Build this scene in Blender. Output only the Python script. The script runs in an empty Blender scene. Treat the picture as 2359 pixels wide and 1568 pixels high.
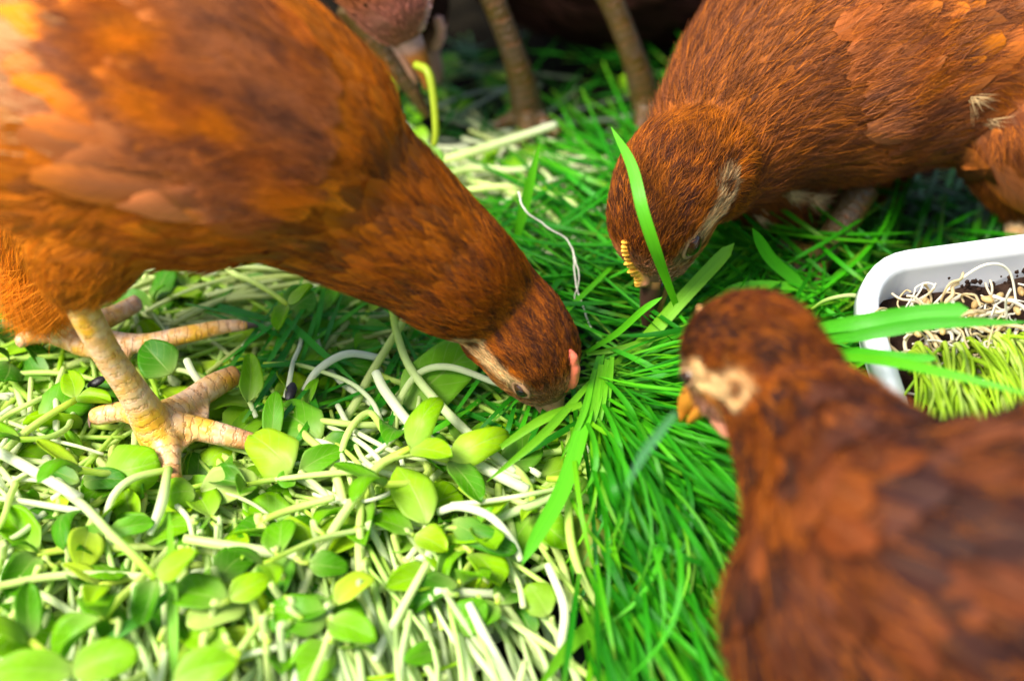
import bpy, math, random
import numpy as np
from mathutils import Vector, Matrix, noise
from mathutils.bvhtree import BVHTree
from mathutils.kdtree import KDTree

random.seed(7)
rng = np.random.default_rng(11)
SC = bpy.context.scene
COL = SC.collection
CM = 0.01

# ------------------------------------------------------------------ camera, sky, sun, exposure
ELEV = math.radians(40.0)
DIST = 0.58
LENS, SENS = 50.0, 36.0
W, H = 2359.0, 1568.0
cam_d = bpy.data.cameras.new('camera')
cam = bpy.data.objects.new('camera', cam_d)
COL.objects.link(cam)
CAM = np.array([0.0, -DIST * math.cos(ELEV), DIST * math.sin(ELEV)])
cam.location = CAM
cam.rotation_euler = (math.radians(90) - ELEV, 0, 0)
cam_d.lens, cam_d.sensor_width = LENS, SENS
cam_d.clip_start, cam_d.clip_end = 0.02, 60.0
cam_d.dof.use_dof = True
cam_d.dof.focus_distance = 0.532
cam_d.dof.aperture_fstop = 4.5
SC.camera = cam

SUN_EL, SUN_AZ = math.radians(54), math.radians(238)      # azimuth clockwise from +Y (north): behind the camera's left
world = bpy.data.worlds.new('World')
SC.world = world
world.use_nodes = True
wn = world.node_tree
sky = wn.nodes.new('ShaderNodeTexSky')
sky.sky_type = 'NISHITA'
sky.sun_disc = False
sky.sun_elevation = SUN_EL
sky.sun_rotation = SUN_AZ
sky.dust_density = 3.0
wn.nodes['Background'].inputs[1].default_value = 0.05
wn.links.new(sky.outputs[0], wn.nodes['Background'].inputs[0])
sun_d = bpy.data.lights.new('sun', 'SUN')
sun_d.energy = 1.5
sun_d.angle = math.radians(24)
sun_d.color = (1.0, 0.96, 0.89)
sun = bpy.data.objects.new('sun', sun_d)
COL.objects.link(sun)
sd = Vector((math.sin(SUN_AZ) * math.cos(SUN_EL), math.cos(SUN_AZ) * math.cos(SUN_EL), math.sin(SUN_EL)))
sun.rotation_euler = sd.to_track_quat('Z', 'Y').to_euler()
SC.view_settings.view_transform = 'Standard'
SC.view_settings.look = 'None'
SC.view_settings.exposure = 2.4
SC.view_settings.gamma = 1.0
SC.view_settings.use_curve_mapping = False
SC.cycles.max_bounces = 6
SC.cycles.diffuse_bounces = 3
SC.cycles.glossy_bounces = 2
SC.cycles.transmission_bounces = 4
try:
    SC.cycles_curves.shape = 'RIBBONS'
except Exception:
    pass

# ------------------------------------------------------------------ reading points off the photograph
C_R = np.array([1.0, 0, 0])
C_U = np.array([0, math.sin(ELEV), math.cos(ELEV)])
C_F = np.array([0, math.cos(ELEV), -math.sin(ELEV)])


def ray(u, v):
    k = SENS / LENS / W
    return C_F + C_R * ((u - W / 2) * k) - C_U * ((v - H / 2) * k)


def at(u, v, z=None, y=None, d=None):
    """a point of the place on the sight line (u, v): on height z, on the upright plane y, or at distance d"""
    r = ray(u, v)
    if z is not None:
        t = (z - CAM[2]) / r[2]
    elif y is not None:
        t = (y - CAM[1]) / r[1]
    else:
        t = d
    return CAM + r * t


def px(p):
    """metres that one photo pixel spans at point p"""
    return float(np.dot(p - CAM, C_F)) * SENS / LENS / W


# ------------------------------------------------------------------ small helpers
def nrm(a):
    a = np.asarray(a, float)
    return a / np.maximum(np.linalg.norm(a, axis=-1, keepdims=True), 1e-12)


def smooth(a, b, x):
    t = np.clip((x - a) / (b - a), 0, 1)
    return t * t * (3 - 2 * t)


def catmull(P, n):
    P = np.asarray(P, float)
    if len(P) == 2:
        t = np.linspace(0, 1, n)[:, None]
        return P[0] * (1 - t) + P[1] * t
    Q = np.vstack([2 * P[0] - P[1], P, 2 * P[-1] - P[-2]])
    out = []
    for s in np.linspace(0, len(P) - 1, n):
        i = min(int(s), len(P) - 2)
        t = s - i
        a, b, c, d = Q[i], Q[i + 1], Q[i + 2], Q[i + 3]
        out.append(0.5 * (2 * b + (c - a) * t + (2 * a - 5 * b + 4 * c - d) * t * t + (3 * b - a - 3 * c + d) * t ** 3))
    return np.array(out)


def mesh(name, V, F, mat=None, parent=None, origin=None, cols=None, uv=None, shade=True, mats=None, midx=None):
    V = np.asarray(V, float)
    me = bpy.data.meshes.new(name)
    o0 = np.zeros(3) if origin is None else np.asarray(origin, float)
    VV = V - o0
    me.from_pydata(VV.tolist() if len(V) < 3000 else [tuple(r) for r in VV], [], F if isinstance(F, list) else F.tolist())
    if cols is not None:
        c = np.ones((len(V), 4), np.float32)
        c[:, :3] = cols
        a = me.color_attributes.new('col', 'FLOAT_COLOR', 'POINT')
        a.data.foreach_set('color', c.ravel())
    if uv is not None:
        li = np.empty(len(me.loops), np.int32)
        me.loops.foreach_get('vertex_index', li)
        l = me.uv_layers.new(name='UVMap')
        l.data.foreach_set('uv', np.asarray(uv, np.float32)[li].ravel())
    if shade:
        me.shade_smooth()
    for m in (mats or ([mat] if mat else [])):
        me.materials.append(m)
    if midx is not None:
        me.polygons.foreach_set('material_index', np.asarray(midx, np.int32))
    me.update()
    o = bpy.data.objects.new(name, me)
    COL.objects.link(o)
    if parent is not None:
        o.parent = parent
    elif origin is not None:
        o.location = origin
    return o


def empty(name, loc):
    o = bpy.data.objects.new(name, None)
    o.location = loc
    o.empty_display_size = 0.01
    COL.objects.link(o)
    return o


def tag(o, label=None, cat=None, group=None, kind=None):
    if label: o['label'] = label
    if cat: o['category'] = cat
    if group: o['group'] = group
    if kind: o['kind'] = kind
    return o


class MB:
    """collects strips and tubes into one mesh"""
    def __init__(s):
        s.V, s.F, s.C, s.U, s.M, s.n = [], [], [], [], [], 0

    def add(s, V, F, col=None, uv=None, m=0):
        V = np.asarray(V, float)
        s.V.append(V)
        s.F += [tuple(int(i) + s.n for i in f) for f in F]
        s.C.append(np.tile(np.asarray(col if col is not None else (1, 1, 1), float), (len(V), 1)) if np.ndim(col) < 2 else np.asarray(col))
        s.U.append(np.zeros((len(V), 2)) if uv is None else np.asarray(uv, float))
        s.M += [m] * len(F)
        s.n += len(V)

    def build(s, name, mat=None, parent=None, origin=None, mats=None):
        return mesh(name, np.vstack(s.V), s.F, mat, parent, origin, np.vstack(s.C), np.vstack(s.U), mats=mats, midx=s.M if mats else None)


def frames(P):
    T = nrm(np.gradient(P, axis=0))
    ref = np.array([0, 0, 1.0]) if abs(T[0][2]) < 0.9 else np.array([1.0, 0, 0])
    N = np.zeros_like(P)
    n = nrm(np.cross(np.cross(T[0], ref), T[0]))
    for i in range(len(P)):
        n = nrm(n - T[i] * np.dot(n, T[i]))
        N[i] = n
    return T, N, np.cross(T, N)


def tube(P, R, k=8, cap=True):
    T, N, B = frames(P)
    R = np.broadcast_to(np.asarray(R, float), (len(P),))
    a = np.linspace(0, 2 * math.pi, k, endpoint=False)
    V = (P[:, None] + (N[:, None] * np.cos(a)[None, :, None] + B[:, None] * np.sin(a)[None, :, None]) * R[:, None, None]).reshape(-1, 3)
    F = []
    for i in range(len(P) - 1):
        for j in range(k):
            F.append((i * k + j, i * k + (j + 1) % k, (i + 1) * k + (j + 1) % k, (i + 1) * k + j))
    uv = np.stack([np.tile(np.arange(k) / k, len(P)), np.repeat(np.linspace(0, 1, len(P)), k)], 1)
    if cap:
        n = len(V)
        V = np.vstack([V, P[0] - T[0] * R[0] * .4, P[-1] + T[-1] * R[-1] * .4])
        uv = np.vstack([uv, [0, 0], [0, 1]])
        for j in range(k):
            F.append((n, (j + 1) % k, j))
            F.append((n + 1, (len(P) - 1) * k + j, (len(P) - 1) * k + (j + 1) % k))
    return V, F, uv


def loft(P, R, ratio, lat, k=28):
    """closed body of ellipses along P; R in the plane of symmetry, R*ratio sideways"""
    T = nrm(np.gradient(P, axis=0))
    lat = np.asarray(lat, float)
    B = nrm(lat[None] - T * (T @ lat)[:, None])
    N = np.cross(B, T)
    a = np.linspace(0, 2 * math.pi, k, endpoint=False)
    ratio = np.broadcast_to(np.asarray(ratio, float), (len(P),))
    V = (P[:, None] + (N[:, None] * np.cos(a)[None, :, None] + B[:, None] * (np.sin(a)[None, :] * ratio[:, None])[:, :, None]) * R[:, None, None]).reshape(-1, 3)
    F = [(i * k + j, i * k + (j + 1) % k, (i + 1) * k + (j + 1) % k, (i + 1) * k + j) for i in range(len(P) - 1) for j in range(k)]
    n = len(V)
    V = np.vstack([V, P[0] - T[0] * R[0] * .7, P[-1] + T[-1] * R[-1] * .5])
    for j in range(k):
        F.append((n, (j + 1) % k, j))
        F.append((n + 1, (len(P) - 1) * k + j, (len(P) - 1) * k + (j + 1) % k))
    return V, F


def union(pieces, voxel, smooth_it=6):
    """one continuous skin round overlapping pieces"""
    V, F, n = [], [], 0
    for v, f in pieces:
        V.append(v); F += [tuple(i + n for i in q) for q in f]; n += len(v)
    me = bpy.data.meshes.new('tmp')
    me.from_pydata(np.vstack(V).tolist(), [], F)
    o = bpy.data.objects.new('tmp', me)
    COL.objects.link(o)
    m = o.modifiers.new('r', 'REMESH'); m.mode = 'VOXEL'; m.voxel_size = voxel
    if smooth_it:
        s = o.modifiers.new('s', 'SMOOTH'); s.factor = .5; s.iterations = smooth_it
    dg = bpy.context.evaluated_depsgraph_get()
    ev = o.evaluated_get(dg)
    em = ev.to_mesh()
    VV = np.empty(len(em.vertices) * 3); em.vertices.foreach_get('co', VV)
    VV = VV.reshape(-1, 3).copy()
    FF = [tuple(p.vertices) for p in em.polygons]
    ev.to_mesh_clear()
    bpy.data.objects.remove(o); bpy.data.meshes.remove(me)
    return VV, FF


def vnoise(P, f, seed=0):
    """cheap smooth noise in -1..1 for arrays of points"""
    r = np.random.default_rng(seed)
    out = np.zeros(len(P))
    amp = 0
    for o in range(3):
        for _ in range(4):
            k = r.normal(size=3); k /= np.linalg.norm(k)
            out += np.sin(P @ k * f * (1.9 ** o) + r.uniform(0, 6.28)) / (o + 1)
        amp += 2.0 / (o + 1)
    return np.clip(out / amp, -1, 1)


# ------------------------------------------------------------------ materials
class NT:
    def __init__(s, name):
        s.m = bpy.data.materials.new(name)
        s.m.use_nodes = True
        s.t = s.m.node_tree
        s.b = s.t.nodes['Principled BSDF']
        s.out = s.t.nodes['Material Output']

    def n(s, typ, ins=None, **kw):
        nd = s.t.nodes.new('ShaderNode' + typ)
        for k, v in kw.items():
            setattr(nd, k, v)
        for k, v in (ins or {}).items():
            s.set(nd, k, v)
        return nd

    def set(s, nd, k, v):
        if isinstance(v, bpy.types.NodeSocket):
            s.t.links.new(v, nd.inputs[k])
        else:
            nd.inputs[k].default_value = v

    def math(s, op, a, b=None, c=None):
        nd = s.n('Math', operation=op)
        for i, v in enumerate((a, b, c)):
            if v is not None:
                s.set(nd, i, v)
        return nd.outputs[0]

    def mix(s, f, a, b, mode='MIX'):
        nd = s.n('MixRGB', blend_type=mode)
        for i, v in enumerate((f, a, b)):
            if isinstance(v, tuple) and len(v) == 3: v = v + (1,)
            s.set(nd, i, v)
        return nd.outputs[0]

    def ramp(s, f, stops):
        nd = s.n('ValToRGB')
        e = nd.color_ramp.elements
        while len(e) < len(stops): e.new(.5)
        for el, (p, c) in zip(e, stops):
            el.position = p; el.color = (*c, 1)
        s.set(nd, 0, f)
        return nd.outputs[0]

    def noise(s, vec, scale, detail=3, rough=.55):
        nd = s.n('TexNoise', {'Scale': scale, 'Detail': detail, 'Roughness': rough})
        if vec is not None: s.set(nd, 'Vector', vec)
        return nd.outputs['Fac']

    def bump(s, h, strength, dist):
        nd = s.n('Bump', {'Strength': strength, 'Distance': dist, 'Height': h})
        s.t.links.new(nd.outputs[0], s.b.inputs['Normal'])
        return nd.outputs[0]

    def p(s, **kw):
        for k, v in kw.items():
            k = k.replace('_', ' ')
            if k.endswith('Color') and isinstance(v, tuple) and len(v) == 3: v = v + (1,)
            s.set(s.b, k, v)
        return s

    def translucent(s, col, fac):
        tr = s.n('BsdfTranslucent', {'Color': col if isinstance(col, bpy.types.NodeSocket) else (*col, 1)})
        mx = s.n('MixShader', {0: fac, 1: s.b.outputs[0], 2: tr.outputs[0]})
        s.t.links.new(mx.outputs[0], s.out.inputs[0])


def obj_coord(t):
    return t.n('TexCoord').outputs['Object']


def m_plumage():
    t = NT('feather_vane')
    c = t.n('Attribute', attribute_name='col').outputs['Color']
    uv = t.n('UVMap', uv_map='UVMap').outputs[0]
    sx = t.n('SeparateXYZ', {0: uv})
    u = t.math('SUBTRACT', t.math('FRACT', sx.outputs[0]), .5)
    au = t.math('ABSOLUTE', u)
    v = sx.outputs[1]
    s = t.math('SUBTRACT', v, t.math('MULTIPLY', au, .9))
    vec = t.n('CombineXYZ', {0: t.math('MULTIPLY', s, 26.0), 1: t.math('MULTIPLY', u, 2.5), 2: t.math('FLOOR', sx.outputs[0])}).outputs[0]
    b = t.noise(vec, 1.0, 4, .65)
    shaft = t.math('LESS_THAN', au, .022)
    k = t.math('MULTIPLY_ADD', b, 1.1, .45)
    col = t.mix(1.0, c, t.n('CombineXYZ', {0: k, 1: k, 2: k}).outputs[0], 'MULTIPLY')
    col = t.mix(t.math('MULTIPLY', shaft, .25), col, (.22, .11, .05))
    t.p(Base_Color=col, Roughness=.6, Specular_IOR_Level=.10)
    t.bump(b, .35, .0006)
    t.translucent(col, .12)
    return t.m


def m_hair(name, spec=.10):
    t = NT(name)
    c = t.n('Attribute', attribute_name='col').outputs['Color']
    t.p(Base_Color=c, Roughness=.5, Specular_IOR_Level=spec)
    return t.m


def m_down():
    t = NT('body_down')
    c = t.n('Attribute', attribute_name='col').outputs['Color']
    n = t.noise(obj_coord(t), 260, 4)
    k = t.math('MULTIPLY_ADD', n, .9, .5)
    col = t.mix(1.0, c, t.n('CombineXYZ', {0: k, 1: k, 2: k}).outputs[0], 'MULTIPLY')
    t.p(Base_Color=col, Roughness=.85, Specular_IOR_Level=.1)
    t.bump(n, .5, .001)
    return t.m


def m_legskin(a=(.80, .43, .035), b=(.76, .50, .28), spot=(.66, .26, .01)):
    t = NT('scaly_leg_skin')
    uv = t.n('UVMap', uv_map='UVMap').outputs[0]
    sx = t.n('SeparateXYZ', {0: uv})
    oc = obj_coord(t)
    # cross scutes on the front, small round scales elsewhere
    wav = t.math('FRACT', t.math('ADD', t.math('MULTIPLY', sx.outputs[1], 1.0), t.math('MULTIPLY', t.noise(oc, 190, 3), 1.3)))
    ridge = t.math('MULTIPLY', t.math('ABSOLUTE', t.math('SUBTRACT', wav, .5)), 2.0)
    edge = t.math('POWER', ridge, 5.0)
    vor = t.n('TexVoronoi', {'Vector': oc, 'Scale': 620.0}, feature='DISTANCE_TO_EDGE')
    cell = t.math('SMOOTH_MIN', t.math('MULTIPLY', vor.outputs[0], 3.0), .6, .2)
    front = sx.outputs[0]
    h = t.mix(front, cell, t.math('SUBTRACT', 1.0, edge))
    n1 = t.noise(oc, 75, 3)
    base = t.mix(t.ramp(n1, [(.38, (0, 0, 0)), (.6, (1, 1, 1))]), a, b)
    vc = t.n('TexVoronoi', {'Vector': oc, 'Scale': 420.0})
    base = t.mix(t.math('MULTIPLY', t.math('GREATER_THAN', t.n('SeparateXYZ', {0: vc.outputs['Color']}).outputs[0], .6), .35), base, spot)
    base = t.mix(t.math('MULTIPLY', t.math('MULTIPLY', edge, front), .28), base, (.42, .10, .015))
    tip = t.n('Attribute', attribute_name='col').outputs['Color']
    col = t.mix(1.0, base, tip, 'MULTIPLY')
    t.p(Base_Color=col, Roughness=.42, Specular_IOR_Level=.45)
    t.p(Subsurface_Weight=.12, Subsurface_Radius=(.004, .002, .001), Subsurface_Scale=.5)
    t.bump(h, .6, .0008)
    return t.m


def m_plain(name, col, rough=.5, spec=.4, noise=None, amt=.3, bump=0, bscale=200, sss=0):
    t = NT(name)
    oc = obj_coord(t)
    c = col
    if noise:
        k = t.math('MULTIPLY_ADD', t.noise(oc, noise, 4), amt * 2, 1 - amt)
        c = t.mix(1.0, col, t.n('CombineXYZ', {0: k, 1: k, 2: k}).outputs[0], 'MULTIPLY')
    t.p(Base_Color=c, Roughness=rough, Specular_IOR_Level=spec)
    if bump:
        t.bump(t.noise(oc, bscale, 4), bump, .001)
    if sss:
        t.p(Subsurface_Weight=sss, Subsurface_Radius=(.006, .002, .001), Subsurface_Scale=.5)
    return t.m


def m_beak(base, tipc):
    t = NT('beak_horn')
    c = t.n('Attribute', attribute_name='col').outputs['Color']
    oc = obj_coord(t)
    k = t.math('MULTIPLY_ADD', t.noise(oc, 160, 4), .7, .62)
    col = t.mix(1.0, c, t.n('CombineXYZ', {0: k, 1: k, 2: k}).outputs[0], 'MULTIPLY')
    t.p(Base_Color=col, Roughness=.38, Specular_IOR_Level=.4)
    t.bump(t.noise(oc, 300, 3), .15, .0005)
    return t.m


def m_comb():
    t = NT('comb_skin')
    c = t.n('Attribute', attribute_name='col').outputs['Color']
    oc = obj_coord(t)
    t.p(Base_Color=c, Roughness=.48, Specular_IOR_Level=.35, Subsurface_Weight=.15, Subsurface_Radius=(.006, .002, .001), Subsurface_Scale=.5)
    t.bump(t.noise(oc, 900, 3), .25, .0004)
    return t.m


def leaf_color(t, use_attr):
    """green pigment with a paler midrib and base; per plant variation"""
    uv = t.n('UVMap', uv_map='UVMap').outputs[0]
    sx = t.n('SeparateXYZ', {0: uv})
    u = t.math('SUBTRACT', sx.outputs[0], .5)
    au = t.math('ABSOLUTE', u)
    v = sx.outputs[1]
    oc = obj_coord(t)
    if use_attr:
        base = t.n('Attribute', attribute_name='col').outputs['Color']
    else:
        r = t.n('ObjectInfo').outputs['Random']
        base = t.ramp(r, [(0, (.035, .20, .001)), (.3, (.090, .33, .001)), (.6, (.19, .46, .001)), (.85, (.32, .56, .002)), (1, (.46, .62, .03))])
    n = t.noise(oc, 170, 4)
    k = t.math('MULTIPLY_ADD', n, .6, .7)
    col = t.mix(1.0, base, t.n('CombineXYZ', {0: k, 1: k, 2: k}).outputs[0], 'MULTIPLY')
    mid = t.math('MULTIPLY', t.math('SUBTRACT', 1.0, t.math('MINIMUM', t.math('MULTIPLY', au, 26.0), 1.0)), t.math('SUBTRACT', 1.0, t.math('MULTIPLY', v, .8)))
    # side veins
    sv = t.math('FRACT', t.math('MULTIPLY', t.math('SUBTRACT', v, t.math('MULTIPLY', au, .8)), 5.0))
    sv = t.math('MULTIPLY', t.math('LESS_THAN', t.math('ABSOLUTE', t.math('SUBTRACT', sv, .5)), .035), .28)
    pale = t.math('MAXIMUM', t.math('MULTIPLY', mid, .8), sv)
    pale = t.math('MAXIMUM', pale, t.math('MULTIPLY', t.math('POWER', t.math('SUBTRACT', 1.0, v), 4.0), .75))
    col = t.mix(pale, col, (.40, .52, .13))
    hgt = t.math('ADD', t.math('MULTIPLY', t.noise(oc, 420, 2), .35), t.math('SUBTRACT', 1.0, t.math('MULTIPLY', pale, .8)))
    return col, hgt


def m_leaf(name, use_attr=False, rough=.42):
    t = NT(name)
    col, h = leaf_color(t, use_attr)
    t.p(Base_Color=col, Roughness=rough, Specular_IOR_Level=.18)
    t.bump(h, .35, .0008)
    t.translucent(t.mix(1.0, col, (1.25, 1.25, .6), 'MULTIPLY'), .36)
    return t.m


def m_stem(name, use_attr=False):
    t = NT(name)
    uv = t.n('UVMap', uv_map='UVMap').outputs[0]
    v = t.n('SeparateXYZ', {0: uv}).outputs[1]
    oc = obj_coord(t)
    if use_attr:
        col = t.n('Attribute', attribute_name='col').outputs['Color']
    else:
        r = t.n('ObjectInfo').outputs['Random']
        lo = t.mix(r, (.84, .91, .60), (.76, .88, .30))
        hi = t.mix(r, (.40, .66, .02), (.64, .80, .08))
        col = t.mix(t.math('POWER', v, 1.6), lo, hi)
    k = t.math('MULTIPLY_ADD', t.noise(oc, 140, 4), .34, .83)
    col = t.mix(1.0, col, t.n('CombineXYZ', {0: k, 1: k, 2: k}).outputs[0], 'MULTIPLY')
    t.p(Base_Color=col, Roughness=.36, Specular_IOR_Level=.28)
    t.bump(t.noise(t.n('Mapping', {'Vector': uv, 'Scale': (30, 3, 1)}).outputs[0], 1.0, 3), .2, .0005)
    t.translucent(col, .42)
    return t.m


def m_grass(name):
    t = NT(name)
    c = t.n('Attribute', attribute_name='col').outputs['Color']
    uv = t.n('UVMap', uv_map='UVMap').outputs[0]
    st = t.noise(t.n('Mapping', {'Vector': uv, 'Scale': (16, .7, 1)}).outputs[0], 1.0, 3)
    k = t.math('MULTIPLY_ADD', st, .7, .65)
    col = t.mix(1.0, c, t.n('CombineXYZ', {0: k, 1: k, 2: k}).outputs[0], 'MULTIPLY')
    t.p(Base_Color=col, Roughness=.42, Specular_IOR_Level=.35)
    t.bump(st, .35, .0006)
    t.translucent(t.mix(1.0, col, (1.3, 1.2, .5), 'MULTIPLY'), .35)
    return t.m


def m_ground():
    t = NT('dark_wet_soil')
    oc = obj_coord(t)
    n = t.noise(oc, 45, 8, .65)
    col = t.ramp(n, [(.3, (.004, .0035, .0025)), (.55, (.010, .008, .005)), (.75, (.022, .017, .010))])
    t.p(Base_Color=col, Roughness=1.0, Specular_IOR_Level=.02)
    t.bump(n, .8, .006)
    return t.m


MAT = dict(
    vane=m_plumage(), hair=m_hair('feather_barbs'), down=m_down(),
    leg=m_legskin(), leg_shaded=m_legskin((.075, .045, .005), (.07, .045, .018), (.06, .03, .004)),  # second one: same leg skin with shade put into much darker colours
    comb_skin=m_comb(),
    wattle=m_plain('wattle_flesh', (.58, .22, .13), .5, .35, 300, .3, .4, 600, .15),
    beak=m_beak(0, 0),
    lid=m_plain('eyelid_skin', (.30, .17, .08), .6, .3, 300, .3),
    iris=m_plain('eye_iris', (.035, .014, .005), .10, .5, 900, .4),
    pupil=m_plain('eye_pupil', (.004, .004, .004), .04, .6),
    claw=m_plain('claw_horn', (.16, .10, .07), .4, .4, 300, .4),
    leaf=m_leaf('cotyledon_green'), leaf_a=m_leaf('cotyledon_green_tinted', True),
    stem=m_stem('sprout_stem'), stem_a=m_stem('sprout_stem_tinted', True),
    grass=m_grass('wheatgrass_blade'),
    root=m_plain('white_root', (.75, .70, .55), .5, .3, 90, .2),
    tray=m_plain('white_plastic', (.82, .83, .84), .32, .45, 25, .03),
    black=m_plain('black_plastic', (.008, .009, .011), .35, .4, 60, .3),
    soil=m_plain('potting_soil', (.028, .014, .008), .9, .15, 260, .8, 1.0, 500),
    seed=m_plain('seed_hull', (.012, .010, .012), .45, .4, 200, .5, .5, 400),
    husk=m_plain('grain_husk', (.45, .22, .07), .6, .3, 200, .4, .4, 500),
    ground=m_ground(),
)

# ------------------------------------------------------------------ setting
g = 2.5
mesh('ground', [(-g, -g, -.047), (g, -g, -.047), (g, g, -.047), (-g, g, -.047)], [(0, 1, 2, 3)], MAT['ground'])['kind'] = 'structure'
bpy.data.objects['ground']['kind'] = 'structure'


def ray_tray(x0, x1, y0, y1, zb, zt, th, r, name, mat, origin, rot=None, rim=0.0):
    """rounded open tray with a turned-out rim, thickness th"""
    def ringp(off, z, n=8):
        pts = []
        for cx, cy, a0 in ((x1, y1, 0), (x0, y1, 90), (x0, y0, 180), (x1, y0, 270)):
            sx = 1 if cx == x1 else -1
            sy = 1 if cy == y1 else -1
            rr = max(r + off, .0005)
            for i in range(n + 1):
                a = math.radians(a0 + 90 * i / n)
                pts.append((cx - sx * r + rr * math.cos(a), cy - sy * r + rr * math.sin(a), z))
        return pts
    prof = [(-.012, zb), (-.003, zb + .001), (0, zb + .004), (.004, zt - .006), (.006, zt - .003), (rim, zt - .003), (rim + .0012, zt - .0035), (rim + .0015, zt - .010), (rim + .003, zt - .010),
            (rim + .0032, zt - .002), (rim + .002, zt), (rim, zt + .0006), (.006, zt + .0006), (.003, zt - .0005), (.0015, zt - .004), (-.003, zb + .006), (-.008, zb + .0035), (-.012, zb + .003)]
    V, F = [], []
    n = None
    for off, z in prof:
        p = ringp(off, z)
        n = len(p)
        V += p
    for i in range(len(prof) - 1):
        for j in range(n):
            F.append((i * n + j, i * n + (j + 1) % n, (i + 1) * n + (j + 1) % n, (i + 1) * n + j))
    F.append(tuple(range(n))[::-1])
    F.append(tuple((len(prof) - 1) * n + j for j in range(n)))
    V = np.array(V)
    if rot is not None:
        V = V @ np.array(rot).T
    return mesh(name, V, F, mat, None, None), V


bt, _ = ray_tray(-.36, .07, -.23, .03, -.045, -.024, .002, .02, 'growing_tray', MAT['black'], None, None, .006)
tag(bt, 'black plastic growing tray showing in dark gaps under the sunflower sprouts', 'tray')

# ------------------------------------------------------------------ hens
RUST = np.array((.31, .070, .005))
ORANGE = np.array((.62, .165, .005))
MAUVE = np.array((.27, .088, .030))
DARK = np.array((.030, .012, .009))
BROWN = np.array((.13, .034, .008))
CREAM = np.array((.72, .48, .21))
PINK = np.array((.46, .22, .15))


def mixc(a, b, f):
    f = np.asarray(f)[..., None]
    return a * (1 - f) + b * f


HEAD = [(-1.7, -.35, 1.30, .92), (-.9, -.02, 1.62, .86), (0, .08, 1.58, .84), (.65, -.12, 1.45, .82), (1.15, -.30, 1.18, .80), (1.6, -.42, .88, .76), (1.95, -.48, .62, .72)]


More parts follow.
